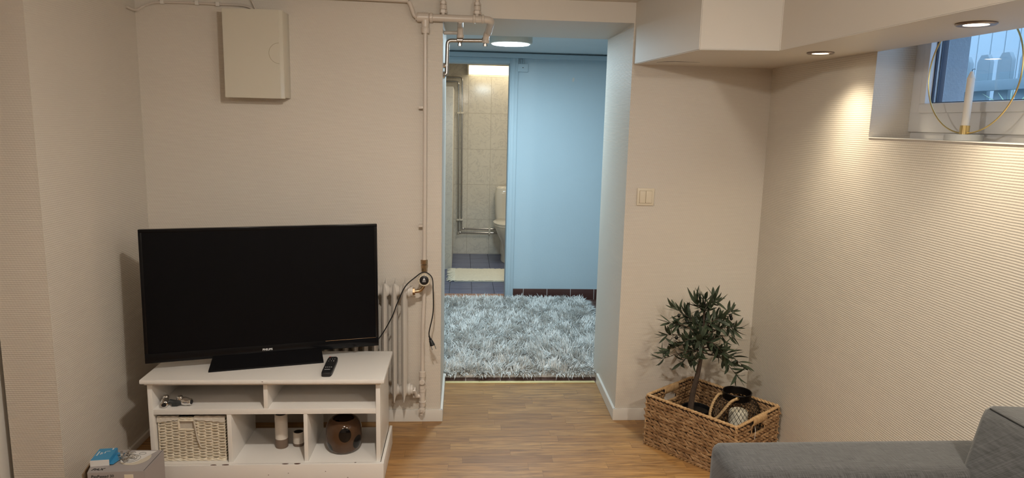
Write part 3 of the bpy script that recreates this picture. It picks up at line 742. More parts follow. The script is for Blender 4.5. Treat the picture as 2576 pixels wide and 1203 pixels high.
# ------------------------------------------------------------------ radiator
def radiator():
    Y0 = 3.205
    t = thing('radiator', 'old cream cast iron column radiator behind the television bench', 'radiator', (-0.27, Y0, 0))
    def section(b):
        for yc in (0.026, 0.082):
            rings = []
            for z, s in ((0.158, 0.06), (0.176, 0.45), (0.20, 0.8), (0.25, 1), (0.64, 1), (0.69, 0.85), (0.722, 0.5), (0.746, 0.06)):
                prof = [(0, -0.028), (0.0065, -0.018), (0.0135, 0.0), (0.0065, 0.018), (0, 0.028), (-0.0065, 0.018), (-0.0135, 0), (-0.0065, -0.018)]
                k = 1 if yc < 0.05 else -1
                rings.append([(px * max(s, .12), yc + py * max(s, .25) - k * (1 - s) * 0.022, z) for px, py in prof])
            loft(b, rings)
        for z in (0.205, 0.695):
            lathe(b, [(0.019, -0.0225), (0.024, -0.018), (0.033, -0.006), (0.035, 0), (0.033, 0.006), (0.024, 0.018), (0.019, 0.0225)], 22, (0, 0.054, z), 'x')
        box(b, -0.003, 0.003, 0.03, 0.078, 0.2, 0.7)
    s0 = add('radiator_section', 'radiator', section, t)
    for k in range(1, 15):
        o = s0.copy(); C.objects.link(o); o.parent = t; o.location = (-0.0455 * k, 0, 0)
    def bush(z):
        def f(b):
            lathe(b, [(0.030, 0.018), (0.030, 0.028), (0.024, 0.030), (0.024, 0.040)], 20, (0, 0.054, z), 'x')
        add('end_bush', 'radiator', f, t)
    bush(0.695); bush(0.205)
    # union at the foot towards the return valve
    def union(b):
        tube(b, [(0.035, 0.075, 0.205), (0.05, 0.09, 0.175), (0.052, 0.105, 0.150)], 0.010, 12)
        for x in (0.045,): hexnut(b, (x, 0.085, 0.19), 0.017, 0.012, 'x')
    add('union', 'radiator', union, t)
    for s in (0.03, -0.60):
        add('wall_bracket', 'radiator', lambda b, s=s: box(b, s - 0.03, s - 0.022, 0.07, 0.1508, 0.63, 0.65), t)
radiator()
def thermostat():
    t = thing('radiator_valve', 'round cream thermostat dial with black centre on brass elbow', 'valve', (-0.176, 3.262, 0.752))
    add('elbow', 'bronze', lambda b: (tube(b, smoothpath([(0.0, 0.01, -0.015), (-0.004, 0.004, -0.035), (-0.022, 0.0, -0.056), (-0.05, -0.002, -0.060)], 6), 0.0085, 14),
                                     hexnut(b, (-0.050, -0.002, -0.060), 0.018, 0.012, 'x')), t)
    add('valve_body', 'bronze', lambda b: lathe(b, [(0.012, 0.045), (0.013, 0.02), (0.016, 0.0), (0.016, -0.02)], 16, (0, 0.012, 0), 'y'), t)
    add('dial', 'cream_plastic', lambda b: (lathe(b, [(0.020, 0.01), (0.029, 0.004), (0.0305, -0.002), (0.0305, -0.018), (0.0285, -0.022), (0.0205, -0.0225)], 40, axis='y'),), t)
    add('dial_centre', 'black', lambda b: lathe(b, [(0.0215, -0.018), (0.0215, -0.026), (0.019, -0.0275), (0.0001, -0.0275)], 36, axis='y'), t)
    def marks(b):
        for k in range(9):
            a = math.radians(200 - k * 27.5 - 0); x, z = 0.0257 * math.cos(a), 0.0257 * math.sin(a)
            box(b, x - .0009, x + .0009, -0.0236, -0.022, z - .0012, z + .0012)
    add('dial_marks', 'ink', marks, t)
    add('emblem', 'logo', lambda b: prism(b, [(-0.007, 0), (0.007, 0), (0, 0.013)], 0.0276, 0.0280), t).rotation_euler = (PI / 2, 0, 0)
    for z in (-0.004, -0.0075): add('dial_print', 'logo', lambda b, z=z: box(b, -0.008, 0.008, -0.0278, -0.0274, z - 0.0007, z + 0.0007), t)
thermostat()

# ------------------------------------------------------------------ metal cabinet and cables high on the wall
def cabinet():
    x0, x1, z0, z1, d = -1.050, -0.793, 1.573, 1.952, 0.118
    t = thing('wall_cabinet', 'shallow cream metal cabinet mounted high on the wall', 'cabinet', (x0, YW, z0))
    w, h = x1 - x0, z1 - z0
    add('body', 'cabinet', lambda b: (box(b, 0.004, w, -d + 0.022, -0.0005, 0.004, h - 0.002, 0.003),), t)
    def door(b):
        prism(b, [(0, -d), (w - 0.016, -d), (w - 0.002, -d + 0.010), (w, -d + 0.021), (0, -d + 0.021)], 0, h, 0.0015)
    add('door', 'cabinet', door, t)
    def notch(b):
        pts = [(w - 0.018 + 0.044 * math.cos(a) * 1.0, h * 0.515 + 0.044 * math.sin(a)) for a in [PI / 2 + PI * k / 24 for k in range(25)]]
        tube(b, [(px, -d - 0.0002, pz) for px, pz in pts], 0.0009, 6)
    add('finger_notch', plain('notch_line', (0.40, 0.34, 0.24), 0.4), notch, t)
cabinet()
def cable(name, pts, r, label, clips=()):
    t = thing(name, label, 'cable', (0, YW - 0.012, 0), group='cream cables under the ceiling')
    add('sheath', 'pipepaint', lambda b: tube(b, smoothpath(pts, 8), r, 8), t)
    for x, z in clips:
        add('clip', 'trim', lambda b, x=x, z=z: box(b, x - 0.008, x + 0.008, -0.006, 0.0115, z - 0.010, z + 0.009, 0.002), t)
cable('wall_cable', [(XL + 0.004, -0.08, 1.947), (XL + 0.02, -0.03, 1.942), (-1.425, 0, 1.960), (-1.37, 0, 1.980), (-1.25, 0, 1.984), (-1.1, 0, 1.982), (-1.0, 0, 1.981), (-0.955, 0, 1.970), (-0.935, 0, 1.945)], 0.0055,
      'cream cable clipped along the wall from the left corner', [(-1.34, 1.985), (-1.19, 1.985), (-1.10, 1.983)])
cable('wall_cable', [(-1.0, -0.004, 2.054), (-0.965, 0, 2.03), (-0.945, -0.004, 1.99), (-0.925, -0.004, 1.945)], 0.004, 'thin cream cable dropping into the top of the wall cabinet')

# ------------------------------------------------------------------ light switch
t = thing('light_switch', 'cream double rocker light switch on the wall right of the opening', 'switch', (0.887, YW, 1.150))
add('plate', 'cream_plastic', lambda b: box(b, -0.0425, 0.0425, -0.009, -0.0005, -0.0425, 0.0425, 0.003), t)
for s in (-1, 1):
    add('rocker', 'cream_plastic', lambda b, s=s: box(b, min(s * .0008, s * .0295), max(s * .0008, s * .0295), -0.0135, -0.008, -0.0295, 0.0295, 0.002), t)
add('rocker_gap_shade', plain('cream_shadow_gap', (0.50, 0.42, 0.28), 0.5), lambda b: box(b, -0.031, 0.031, -0.0094, -0.0088, -0.031, 0.031), t)  # darker cream sheet, the gap's shade painted round the rockers

# ------------------------------------------------------------------ television bench
BX0, BX1, BY0, BY1 = -1.250, -0.328, 2.760, 3.085
def bench():
    t = thing('television_bench', 'low white lacquered bench with open shelves and chipped plinth', 'bench', ((BX0 + BX1) / 2, 2.92, 0))
    cx, cy = (BX0 + BX1) / 2, 2.92
    L = lambda x0, x1, y0, y1, z0, z1, bev=0.0015: (lambda b: box(b, x0 - cx, x1 - cx, y0 - cy, y1 - cy, z0, z1, bev))
    add('top', 'bench', L(-1.268, -0.308, 2.732, 3.092, 0.437, 0.456, 0.007), t)
    add('top_moulding', 'bench', L(BX0 - 0.006, BX1 + 0.006, 2.748, 3.088, 0.428, 0.4375, 0.003), t)
    add('side_panel', 'bench', L(BX0, BX0 + 0.018, BY0, BY1, 0.088, 0.429), t)
    add('side_panel', 'bench', L(BX1 - 0.018, BX1, BY0, BY1, 0.088, 0.429), t)
    add('shelf', 'bench', L(BX0 + 0.018, BX1 - 0.018, BY0 + 0.001, BY1, 0.298, 0.3205), t)
    add('divider', 'bench', L(-0.797, -0.780, BY0 + 0.004, BY1, 0.3200, 0.429), t)
    add('divider', 'bench', L(-0.946, -0.928, BY0 + 0.003, BY1, 0.088, 0.2985), t)
    add('divider', 'bench', L(-0.640, -0.624, BY0 + 0.003, BY1, 0.088, 0.2985), t)
    add('back_panel', 'bench', L(BX0 + 0.018, BX1 - 0.018, BY1 - 0.006, BY1 + 0.001, 0.318, 0.43), t)
    def plinth(b):
        box(b, -1.263 - cx, -0.330 - cx, 2.75 - cy, 3.09 - cy, 0.07, 0.0885, 0.001)
        box(b, -1.265 - cx, -0.313 - cx, 2.735 - cy, 2.753 - cy, 0.0, 0.0905, 0.003)
        box(b, -0.326 - cx, -0.3135 - cx, 2.752 - cy, 3.105 - cy, 0.0, 0.0905, 0.003)
        box(b, -1.2645 - cx, -1.252 - cx, 2.752 - cy, 3.105 - cy, 0.0, 0.0905, 0.003)
    add('plinth', 'bench', plinth, t)
    if True:
        for (x, y, w, h) in ((-0.998, 2.7385, 0.012, 0.0030), (-0.950, 2.7385, 0.014, 0.0035), (-0.713, 2.741, 0.013, 0.0035), (-0.665, 2.741, 0.013, 0.0045), (-0.43, 2.746, 0.004, 0.002)):
            pts = [(x - cx + w * math.cos(a) * (1 + .15 * math.sin(3 * a + x * 9)), y - cy + h * math.sin(a)) for a in [2 * PI * k / 14 for k in range(14)]]
            add('paint_chip', 'chip', lambda b, pts=pts: prism(b, pts, 0.0902, 0.0912), t)['label'] = 'dark bare wood showing through'
        for (x, z) in ((-0.70, 0.052), (-0.78, 0.045), (-0.55, 0.058), (-0.46, 0.03), (-0.60, 0.02)):
            add('paint_chip', 'chip', lambda b, x=x, z=z: box(b, x - cx - .002, x - cx + .002, 2.7344 - cy, 2.7355 - cy, z, z + .002), t)
        add('paint_chip', 'chip', lambda b: box(b, -0.793 - cx, -0.787 - cx, 2.7316 - cy, 2.733 - cy, 0.447, 0.449), t)
bench()

# ------------------------------------------------------------------ television
def television():
    yaw = math.radians(14.7); d = Vector((math.cos(yaw), math.sin(yaw), 0)); n = Vector((-math.sin(yaw), math.cos(yaw), 0))
    mid = Vector((-0.808, 2.875, 0)) + n * 0.068 + d * 0.002
    t = thing('television', 'large black flat television standing angled on the white bench', 'television', (mid.x, mid.y, 0.456), yaw)
    w, h, z0, tilt = 0.942, 0.549, 0.491 - 0.456, 0.046
    T = Matrix.Translation((0, 0, z0)) @ Matrix.Rotation(-tilt, 4, 'X')
    def tr(f):
        def g(b): f(b); bmesh.ops.transform(b, matrix=T, verts=b.verts)
        return g
    def bez(b):
        bw = 0.014; bb = 0.040
        box(b, -w / 2, w / 2, 0, 0.03, h - bw, h, 0.002); box(b, -w / 2, w / 2, 0, 0.03, 0, bb, 0.002)
        box(b, -w / 2, -w / 2 + bw, 0, 0.03, bb - .001, h - bw + .001, 0.002); box(b, w / 2 - bw, w / 2, 0, 0.03, bb - .001, h - bw + .001, 0.002)
    add('bezel', 'tvblack', tr(bez), t)
    add('screen', 'screen', tr(lambda b: box(b, -w / 2 + .012, w / 2 - .012, 0.003, 0.012, 0.038, h - .012)), t)
    add('back_cover', 'black', tr(lambda b: (box(b, -w / 2 + .004, w / 2 - .004, 0.028, 0.045, 0.004, h - .004, 0.006), box(b, -0.34, 0.34, 0.04, 0.075, 0.05, 0.42, 0.02))), t)
    def stand(b):
        # broad slanting foot
        f = -0.070
        lo = [(-0.230, f), (0.226, f), (0.226, 0.10), (-0.228, 0.10)]; hi = [(-0.216, -0.004), (0.222, -0.004), (0.2, 0.03), (-0.2, 0.03)]
        loft(b, [[(x, y, 0.0) for x, y in lo], [(x, y, 0.007) for x, y in lo], [(x, y, z0 + 0.010) for x, y in hi]])
    add('stand', 'tvblack', stand, t, 20)
    text_mesh('logo', 'PHILIPS', 0.0120, 'logo', t, T @ Matrix.Translation((0.0, -0.0006, 0.0215)) @ Matrix.Rotation(PI / 2, 4, 'X'), bold=0.00045, extr=0.0002, spacing=1.05)
    add('speaker_strip', 'chrome', tr(lambda b: box(b, 0.24, w / 2 - .012, -0.0012, 0.0, 0.0385, 0.0398)), t)['label'] = 'thin bright strip'
television()
def remote():
    a = (Vector((-0.545, 2.759, 0)), Vector((-0.553, 2.965, 0)))
    t = thing('remote_control', 'black remote control with small buttons lying on white bench', 'remote control', (-0.548, 2.862, 0.456), math.radians(2.0))
    add('case', 'black', lambda b: loft(b, [superring(0, 0, 0.0, 0.019, 0.098, 7, 40), superring(0, 0, 0.003, 0.022, 0.102, 7, 40), superring(0, 0, 0.014, 0.022, 0.102, 7, 40), superring(0, 0, 0.018, 0.019, 0.098, 7, 40)]), t)
    def btn(b):
        for r in range(7):
            for c in range(3):
                box(b, -0.0125 + c * 0.0105 - .003, -0.0125 + c * 0.0105 + .003 + .002, 0.012 + r * 0.0115, 0.018 + r * 0.0115, 0.0175, 0.0195, 0.001)
    add('buttons', 'rubber', btn, t)
    def keys(b):
        for c in range(4): box(b, -0.014 + c * 0.0078, -0.0095 + c * 0.0078, -0.034, -0.031, 0.0178, 0.0184)
    def lab(b):
        for (x, y) in ((-0.010, 0.035), (0.001, 0.037), (0.0105, 0.034), (0.0105, 0.040), (-0.008, 0.06), (0.003, 0.06), (0.012, 0.062)):
            box(b, x - .0012, x + .0012, y, y + .004, 0.0194, 0.0199)
    add('brand_print', 'logo', lambda b: box(b, -0.013, 0.010, -0.061, -0.058, 0.0178, 0.0184), t)
    add('pale_keys', 'logo', keys, t)
    add('key_symbols', 'logo', lab, t)
    add('power_button', plain('red_rubber', (0.35, 0.03, 0.02), 0.5), lambda b: box(b, -0.016, -0.009, 0.090, 0.096, 0.0175, 0.0195, 0.001), t)['label'] = 'small red button'
remote()

def power_cord():
    t = thing('power_cord', 'thin black power cord hung over the thermostat dial with loose plug', 'cord', (0, 0, 0))
    pts = [(-0.47, 3.02, 0.50), (-0.43, 3.10, 0.482), (-0.383, 3.17, 0.486), (-0.324, 3.178, 0.583), (-0.296, 3.178, 0.655), (-0.259, 3.18, 0.735), (-0.213, 3.205, 0.775),
           (-0.187, 3.234, 0.7885), (-0.162, 3.236, 0.7880), (-0.138, 3.232, 0.762), (-0.133, 3.222, 0.70), (-0.133, 3.22, 0.60), (-0.150, 3.22, 0.512), (-0.151, 3.22, 0.484)]
    add('cord', 'rubber', lambda b: tube(b, smoothpath(pts, 8), 0.0028, 8), t)
    ax = Vector((0.022, 0.0, -0.062)).normalized()
    p = Vector((-0.151, 3.22, 0.486))
    def plug(b):
        P = [p + ax * s for s in (0, 0.012, 0.014, 0.020, 0.024, 0.048, 0.050)]
        tube(b, P, [0.004, 0.004, 0.007, 0.006, 0.0085, 0.0125, 0.009], 14)
    add('plug', 'black', plug, t)
    for s in (-1, 1):
        q = p + ax * 0.049 + Vector((0.0085 * s, 0, 0.003 * s))
        add('plug_pin', 'chrome', lambda b, q=q: tube(b, [q, q + ax * 0.022], 0.0022, 8), t)
power_cord()

# ------------------------------------------------------------------ things on the bench shelves
def wicker_basket():
    x0, x1, y0, y1, H = -1.228, -0.958, 2.778, 3.04, 0.192
    cx, cy = (x0 + x1) / 2, (y0 + y1) / 2
    t = thing('storage_basket', 'square cream wicker basket with cloth lining in the bench', 'basket', (cx, cy, 0.0890))
    a, c = (x1 - x0) / 2 - 0.004, (y1 - y0) / 2 - 0.004
    hx0, hx1, hz0, hz1 = -0.050, 0.012, 0.137, 0.172
    def weave(b):
        step = 0.0062; rows = int((H - 0.022) / step)
        for s in ('f', 'b', 'l', 'r'):
            W_ = a if s in 'fb' else c; nst = 10 if s in 'fb' else 9
            for r in range(rows):
                z = 0.010 + r * step
                pts = []; n = nst * 4
                for k in range(n + 1):
                    u = -W_ + 2 * W_ * k / n
                    off = 0.0034 * math.sin(PI * (k / 4.0) + (PI if r % 2 else 0)) + (0.0006 * math.sin(k * 1.7 + r))
                    bow = (-c - off) if s == 'f' else (c + off) if s == 'b' else (-a - off) if s == 'l' else (a + off)
                    p = (u, bow, z + 0.0006 * math.sin(k * .9 + r * 2)) if s in 'fb' else (bow, u, z)
                    inside = s == 'f' and hx0 < u < hx1 and hz0 < z < hz1
                    if inside:
                        if len(pts) > 2: tube(b, pts, 0.0027, 5)
                        pts = []
                    else: pts.append(p)
                if len(pts) > 2: tube(b, pts, 0.0027, 5)
            for k in range(nst + 1):
                u = -W_ + 2 * W_ * k / nst
                zt = H - 0.01
                if s == 'f' and hx0 < u < hx1: zt = hz0
                q = (u, -c if s == 'f' else c) if s in 'fb' else (-a if s == 'l' else a, u)
                tube(b, [(q[0], q[1], 0.004), (q[0], q[1], zt)], 0.0022, 5)
        for z in (0.005, H - 0.008):
            for s in range(3):
                path = []
                P4 = [(-a, -c), (a, -c), (a, c), (-a, c)]
                for i in range(4):
                    for k in range(22):
                        f = k / 22; px = P4[i][0] * (1 - f) + P4[(i + 1) % 4][0] * f; py = P4[i][1] * (1 - f) + P4[(i + 1) % 4][1] * f
                        th = (i * 22 + k) * 0.9 + s * 2.1
                        path.append((px, py + 0.0032 * math.cos(th) * (1 if i % 2 == 0 else 0) , z + 0.0036 * math.sin(th)))
                tube(b, path, 0.0032, 6, closed=True)
        # binding round the handle hole
        path = []
        for (p, q) in (((hx0, hz1 + .004), (hx0, hz0)), ((hx0, hz0), (hx1, hz0)), ((hx1, hz0), (hx1, hz1 + .004)), ((hx1, hz1 + .004), (hx0, hz1 + .004))):
            for k in range(8): path.append((p[0] + (q[0] - p[0]) * k / 8, -c - 0.002, p[1] + (q[1] - p[1]) * k / 8))
        tube(b, path, 0.0045, 7, closed=True)
    add('woven_shell', 'wicker', weave, t)
    add('base', 'wicker', lambda b: box(b, -a, a, -c, c, 0.002, 0.008), t)
    def liner(b):
        k = 0.005
        box(b, -a + k, a - k, -c + k, -c + k + .002, 0.01, H - 0.003); box(b, -a + k, a - k, c - k - .002, c - k, 0.01, H - 0.003)
        box(b, -a + k, -a + k + .002, -c + k, c - k, 0.01, H - 0.003); box(b, a - k - .002, a - k, -c + k, c - k, 0.01, H - 0.003)
        # cloth folded over the rim, gathered at the handle
        for (xa, xb, s) in ((-a - .004, hx0, 1), (hx1, a + .004, -1)):
            n = 14; top = []; lo = []
            for i in range(n + 1):
                f = i / n; x = xa + (xb - xa) * f; e = f if s > 0 else 1 - f
                zl = H - 0.022 + 0.010 * e + 0.0015 * math.sin(i * 1.9)
                top.append(b.verts.new((x, -c - 0.003, H + 0.002 + 0.002 * math.sin(i * 1.3)))); lo.append(b.verts.new((x, -c - 0.0085 - 0.001 * math.sin(i * 2.2), zl)))
            bk = [b.verts.new((v.co.x, -c + 0.010, H + 0.001)) for v in top]
            for i in range(n):
                b.faces.new((lo[i], lo[i + 1], top[i + 1], top[i])); b.faces.new((top[i], top[i + 1], bk[i + 1], bk[i]))
    add('lining', 'linen', liner, t)
    def strap(b):
        path = smoothpath([(hx1 + .001, -c - 0.008, 0.178), (hx1 + .006, -c - 0.011, 0.150), (hx1 + .012, -c - 0.011, 0.105), (hx1 + .024, -c - 0.010, 0.066)], 6)
        tube(b, path, 0.0052, 6, flat=0.3)
    add('tie_strap', 'linen', strap, t)
wicker_basket()

def mixer():
    t = thing('tap_fitting', 'chrome double ended tap fitting with black middle lying on shelf', 'tap fitting', (-1.158, 2.800, 0.3205), math.radians(6))
    def knob(x, ang, name):
        def f(b):
            lathe(b, [(0.009, -0.030), (0.0135, -0.027), (0.0140, -0.016), (0.0165, -0.010), (0.0175, 0.0), (0.0165, 0.010), (0.012, 0.016), (0.0001, 0.018)], 24, (0, 0, 0), 'y')
            lathe(b, [(0.0001, 0.015), (0.010, 0.013), (0.0135, 0.004), (0.0125, -0.006), (0.008, -0.010)], 20, (0.0, 0.024, 0.006), 'z')
            bmesh.ops.transform(b, matrix=Matrix.Translation((x, 0, 0.0178)) @ Matrix.Rotation(ang, 4, 'Z'), verts=b.verts)
        add(name, 'chrome', f, t)
        def cap(b):
            lathe(b, [(0.0085, -0.0295), (0.0085, -0.0315), (0.0001, -0.0318)], 18, (0, 0, 0), 'y')
            bmesh.ops.transform(b, matrix=Matrix.Translation((x, 0, 0.0178)) @ Matrix.Rotation(ang, 4, 'Z'), verts=b.verts)
        add('bore', 'black', cap, t)
    knob(-0.040, 0.15, 'knob'); knob(0.036, 1.15, 'knob')
    add('middle', plain('grey_rubber', (0.03, 0.035, 0.035), 0.4), lambda b: (tube(b, [(-0.025, 0.006, 0.018), (-0.008, 0.004, 0.014), (0.008, -0.004, 0.012), (0.022, 0.0, 0.014)], [0.009, 0.010, 0.0115, 0.010], 10), box(b, -0.014, 0.010, -0.012, 0.012, 0.001, 0.017, 0.003)), t)['label'] = 'dark grey rubber middle'
mixer()

def holder(name, x, y, r, h, split, label):
    t = thing(name, label, 'candle holder', (x, y, 0.0890), group='two tone ceramic holders in the bench')
    add('brown_base', 'ceramic_brown', lambda b: lathe(b, [(r * .93, 0), (r, 0.003), (r, split)], 36), t)['label'] = 'matt brown lower part'
    add('white_upper', 'ceramic_white', lambda b: lathe(b, [(r, split), (r, h - .002), (r - .001, h), (r - 0.004, h), (r - .004, h - 0.02), (r - .004, h - 0.030), (0.0001, h - 0.030)], 36), t)['label'] = 'cream upper part'
    add('cup_lining', 'black', lambda b: lathe(b, [(r - 0.0044, h - 0.001), (r - .0044, h - 0.0295), (0.0001, h - 0.0295)], 30), t)
holder('candle_holder', -0.766, 2.902, 0.0265, 0.150, 0.041, 'tall cream cylinder with brown foot in the middle of the bench')
holder('candle_holder', -0.698, 2.917, 0.0235, 0.062, 0.013, 'short cream cup with brown foot beside the tall cylinder')

def vase():
    t = thing('vase', 'round brown glazed vase with black spots standing in the bench', 'vase', (-0.497, 2.876, 0.0890))
    prof = [(0.045, 0.0), (0.058, 0.004), (0.070, 0.022), (0.0755, 0.05), (0.0765, 0.08), (0.073, 0.110), (0.064, 0.130), (0.050, 0.141), (0.046, 0.1425), (0.043, 0.140), (0.052, 0.128), (0.062, 0.105), (0.066, 0.07), (0.060, 0.02), (0.0001, 0.012)]
    sm = smoothpath([(r, 0, z) for r, z in prof[:9]], 4) + [Vector((r, 0, z)) for r, z in prof[9:]]
    def f(b): lathe(b, [(p.x, p.z) for p in sm], 56)
    add('vase_body', 'vase', f, t, 50)
vase()

# ------------------------------------------------------------------ boxes at lower left
def carton():
    t = thing('carton', 'grey printed carton standing on the floor by the left wall', 'carton', (0, 0, 0))
    F = [(-1.300, 2.381), (-1.111, 2.391), (-1.1085, 2.550), (-1.348, 2.556)]
    add('carton_body', 'boxgrey', lambda b: prism(b, F, 0.0, 0.25, 0.0012), t)
    o = Vector((-1.300, 2.381)); ux = (Vector(F[1]) - o).normalized(); z = 0.2505
    def circ(b):
        c = (-1.180, 2.485); prism(b, [(c[0] + 0.050 * math.cos(a), c[1] + 0.052 * math.sin(a)) for a in [2 * PI * k / 40 for k in range(40)]], z, z + .0004)
    add('printed_disc', plain('cream_print', (0.60, 0.54, 0.44), 0.6), circ, t)
    def pic(b):
        c = (-1.195, 2.490)
        prism(b, [(c[0] + 0.036 * math.cos(a), c[1] - .008 + 0.034 * math.sin(a)) for a in [2 * PI * k / 40 for k in range(40)]], z + .0004, z + .0008)
        prism(b, [(-1.212, 2.50), (-1.155, 2.475), (-1.128, 2.541), (-1.205, 2.541)], z + .0009, z + .0012)
    add('printed_fan', 'paper', pic, t)
    def pl(b):
        c = (-1.195, 2.482)
        for r in (0.030, 0.018): tube(b, [(c[0] + r * math.cos(a), c[1] + r * .95 * math.sin(a), z + .0015) for a in [2 * PI * k / 36 for k in range(36)]], 0.0006, 4, closed=True)
        tube(b, [(-1.172 + .012 * math.cos(a), 2.520 + .009 * math.sin(a), z + .0015) for a in [2 * PI * k / 24 for k in range(24)]], 0.0006, 4, closed=True)
        tube(b, [(-1.113, 2.392, z + .0001), (-1.112, 2.552, z + .0001)], 0.0009, 4)
    add('printed_lines', 'ink', pl, t)
    text_mesh('top_lettering', 'PAX', 0.021, 'ink', t, Matrix.Translation((-1.2755, 2.4035, z)) @ Matrix.Rotation(math.atan2(ux.y, ux.x), 4, 'Z'), bold=0.0004, extr=0.0003, spacing=1.0, shear=0.25)
    text_mesh('front_lettering', 'PaxPassad 30', 0.0140, 'ink', t, Matrix.Translation((-1.2500, 2.3832, 0.2345)) @ Matrix.Rotation(math.atan2(ux.y, ux.x), 4, 'Z') @ Matrix.Rotation(PI / 2, 4, 'X'), extr=0.0003)
    add('front_picture', 'cream_plastic', lambda b: box(b, -1.178, -1.148, 2.3860, 2.3885, 0.205, 0.2385), t)
carton()
def bluebox():
    t = thing('small_packet', 'small blue and white packet lying on the grey carton', 'packet', (-1.287, 2.478, 0.2506), math.radians(8))
    add('packet_body', 'boxblue', lambda b: prism(b, [(-0.031, -0.049), (0.031, -0.049), (0.031, 0.045), (-0.031, 0.045)], 0.0005, 0.022, 0.001), t)
    add('white_end', 'paper', lambda b: box(b, -0.0312, 0.0312, -0.0505, -0.0488, 0.0, 0.0222), t)['label'] = 'white end flap'
    add('open_flap', 'boxblue', lambda b: prism(b, [(0.031, -0.050), (0.044, -0.052), (0.058, -0.010), (0.066, 0.030), (0.031, 0.040)], 0.004, 0.005), t)
    def lt(b):
        for (x, y, w, h) in ((-0.024, -0.012, 0.004, 0.034), (-0.014, -0.004, 0.003, 0.018), (-0.009, -0.001, 0.002, 0.012), (-0.002, 0.004, 0.003, 0.014), (0.002, 0.018, 0.012, 0.003), (0.016, 0.030, 0.005, 0.012)):
            box(b, x, x + w, y, y + h, 0.0218, 0.0224)
    add('markings', 'paper', lt, t)
bluebox()
tag(add('cardboard_sheet', 'cardboard', lambda b: prism(b, [(-1.345, 2.43), (-1.340, 2.43), (-1.366, 2.56), (-1.371, 2.56)], 0.0, 0.218)), 'brown cardboard edge behind the grey carton', 'cardboard')
def screw_mesh(b):
    lathe(b, [(0.0001, 0.0), (0.0042, 0.0), (0.0042, 0.0012), (0.0018, 0.0035)], 12)
    P = []
    for k in range(15): P += [(0.0014, 0.0035 + k * 0.0013), (0.0021, 0.0035 + k * 0.0013 + .0006)]
    lathe(b, P + [(0.0001, 0.026)], 8)
rnd = random.Random(11)
s0 = add('screw', 'chrome', screw_mesh)
tag(s0, 'small shiny screw in the loose heap on the grey carton', 'screw', 'loose screws heaped on the carton')
for k in range(22):
    o = s0 if k == 0 else s0.copy()
    if k: C.objects.link(o)
    lay = k // 8
    o.location = (-1.222 + max(-0.014, min(0.018, rnd.gauss(0, 0.012))) + 0.012 + (0.006 if k % 3 else -0.004), 2.482 + max(-0.032, min(0.032, rnd.gauss(0, 0.022))), 0.2565 + lay * 0.0045)
    o.rotation_euler = (PI / 2 + rnd.uniform(-0.15, 0.15), rnd.uniform(-0.2, 0.2), rnd.uniform(0, 2 * PI))
def clipmesh(b):
    box(b, -0.012, 0.012, -0.004, 0.004, 0, 0.0012); box(b, 0.0105, 0.012, -0.004, 0.004, 0, 0.014)
    lathe(b, [(0.003, 0.001), (0.003, 0.004)], 10, (-0.006, 0, 0))
c0 = add('bracket', 'steel', clipmesh); tag(c0, 'small bent metal bracket among the loose screws on the carton', 'bracket', 'loose brackets on the carton')
for k, (x, y, rz, ry) in enumerate(((-1.213, 2.500, 0.6, -0.5), (-1.222, 2.470, 2.1, 0.0), (-1.195, 2.445, 4.0, 0.3))):
    o = c0 if k == 0 else c0.copy()
    if k: C.objects.link(o)
    o.location = (x, y, 0.268); o.rotation_euler = (0, ry, rz)

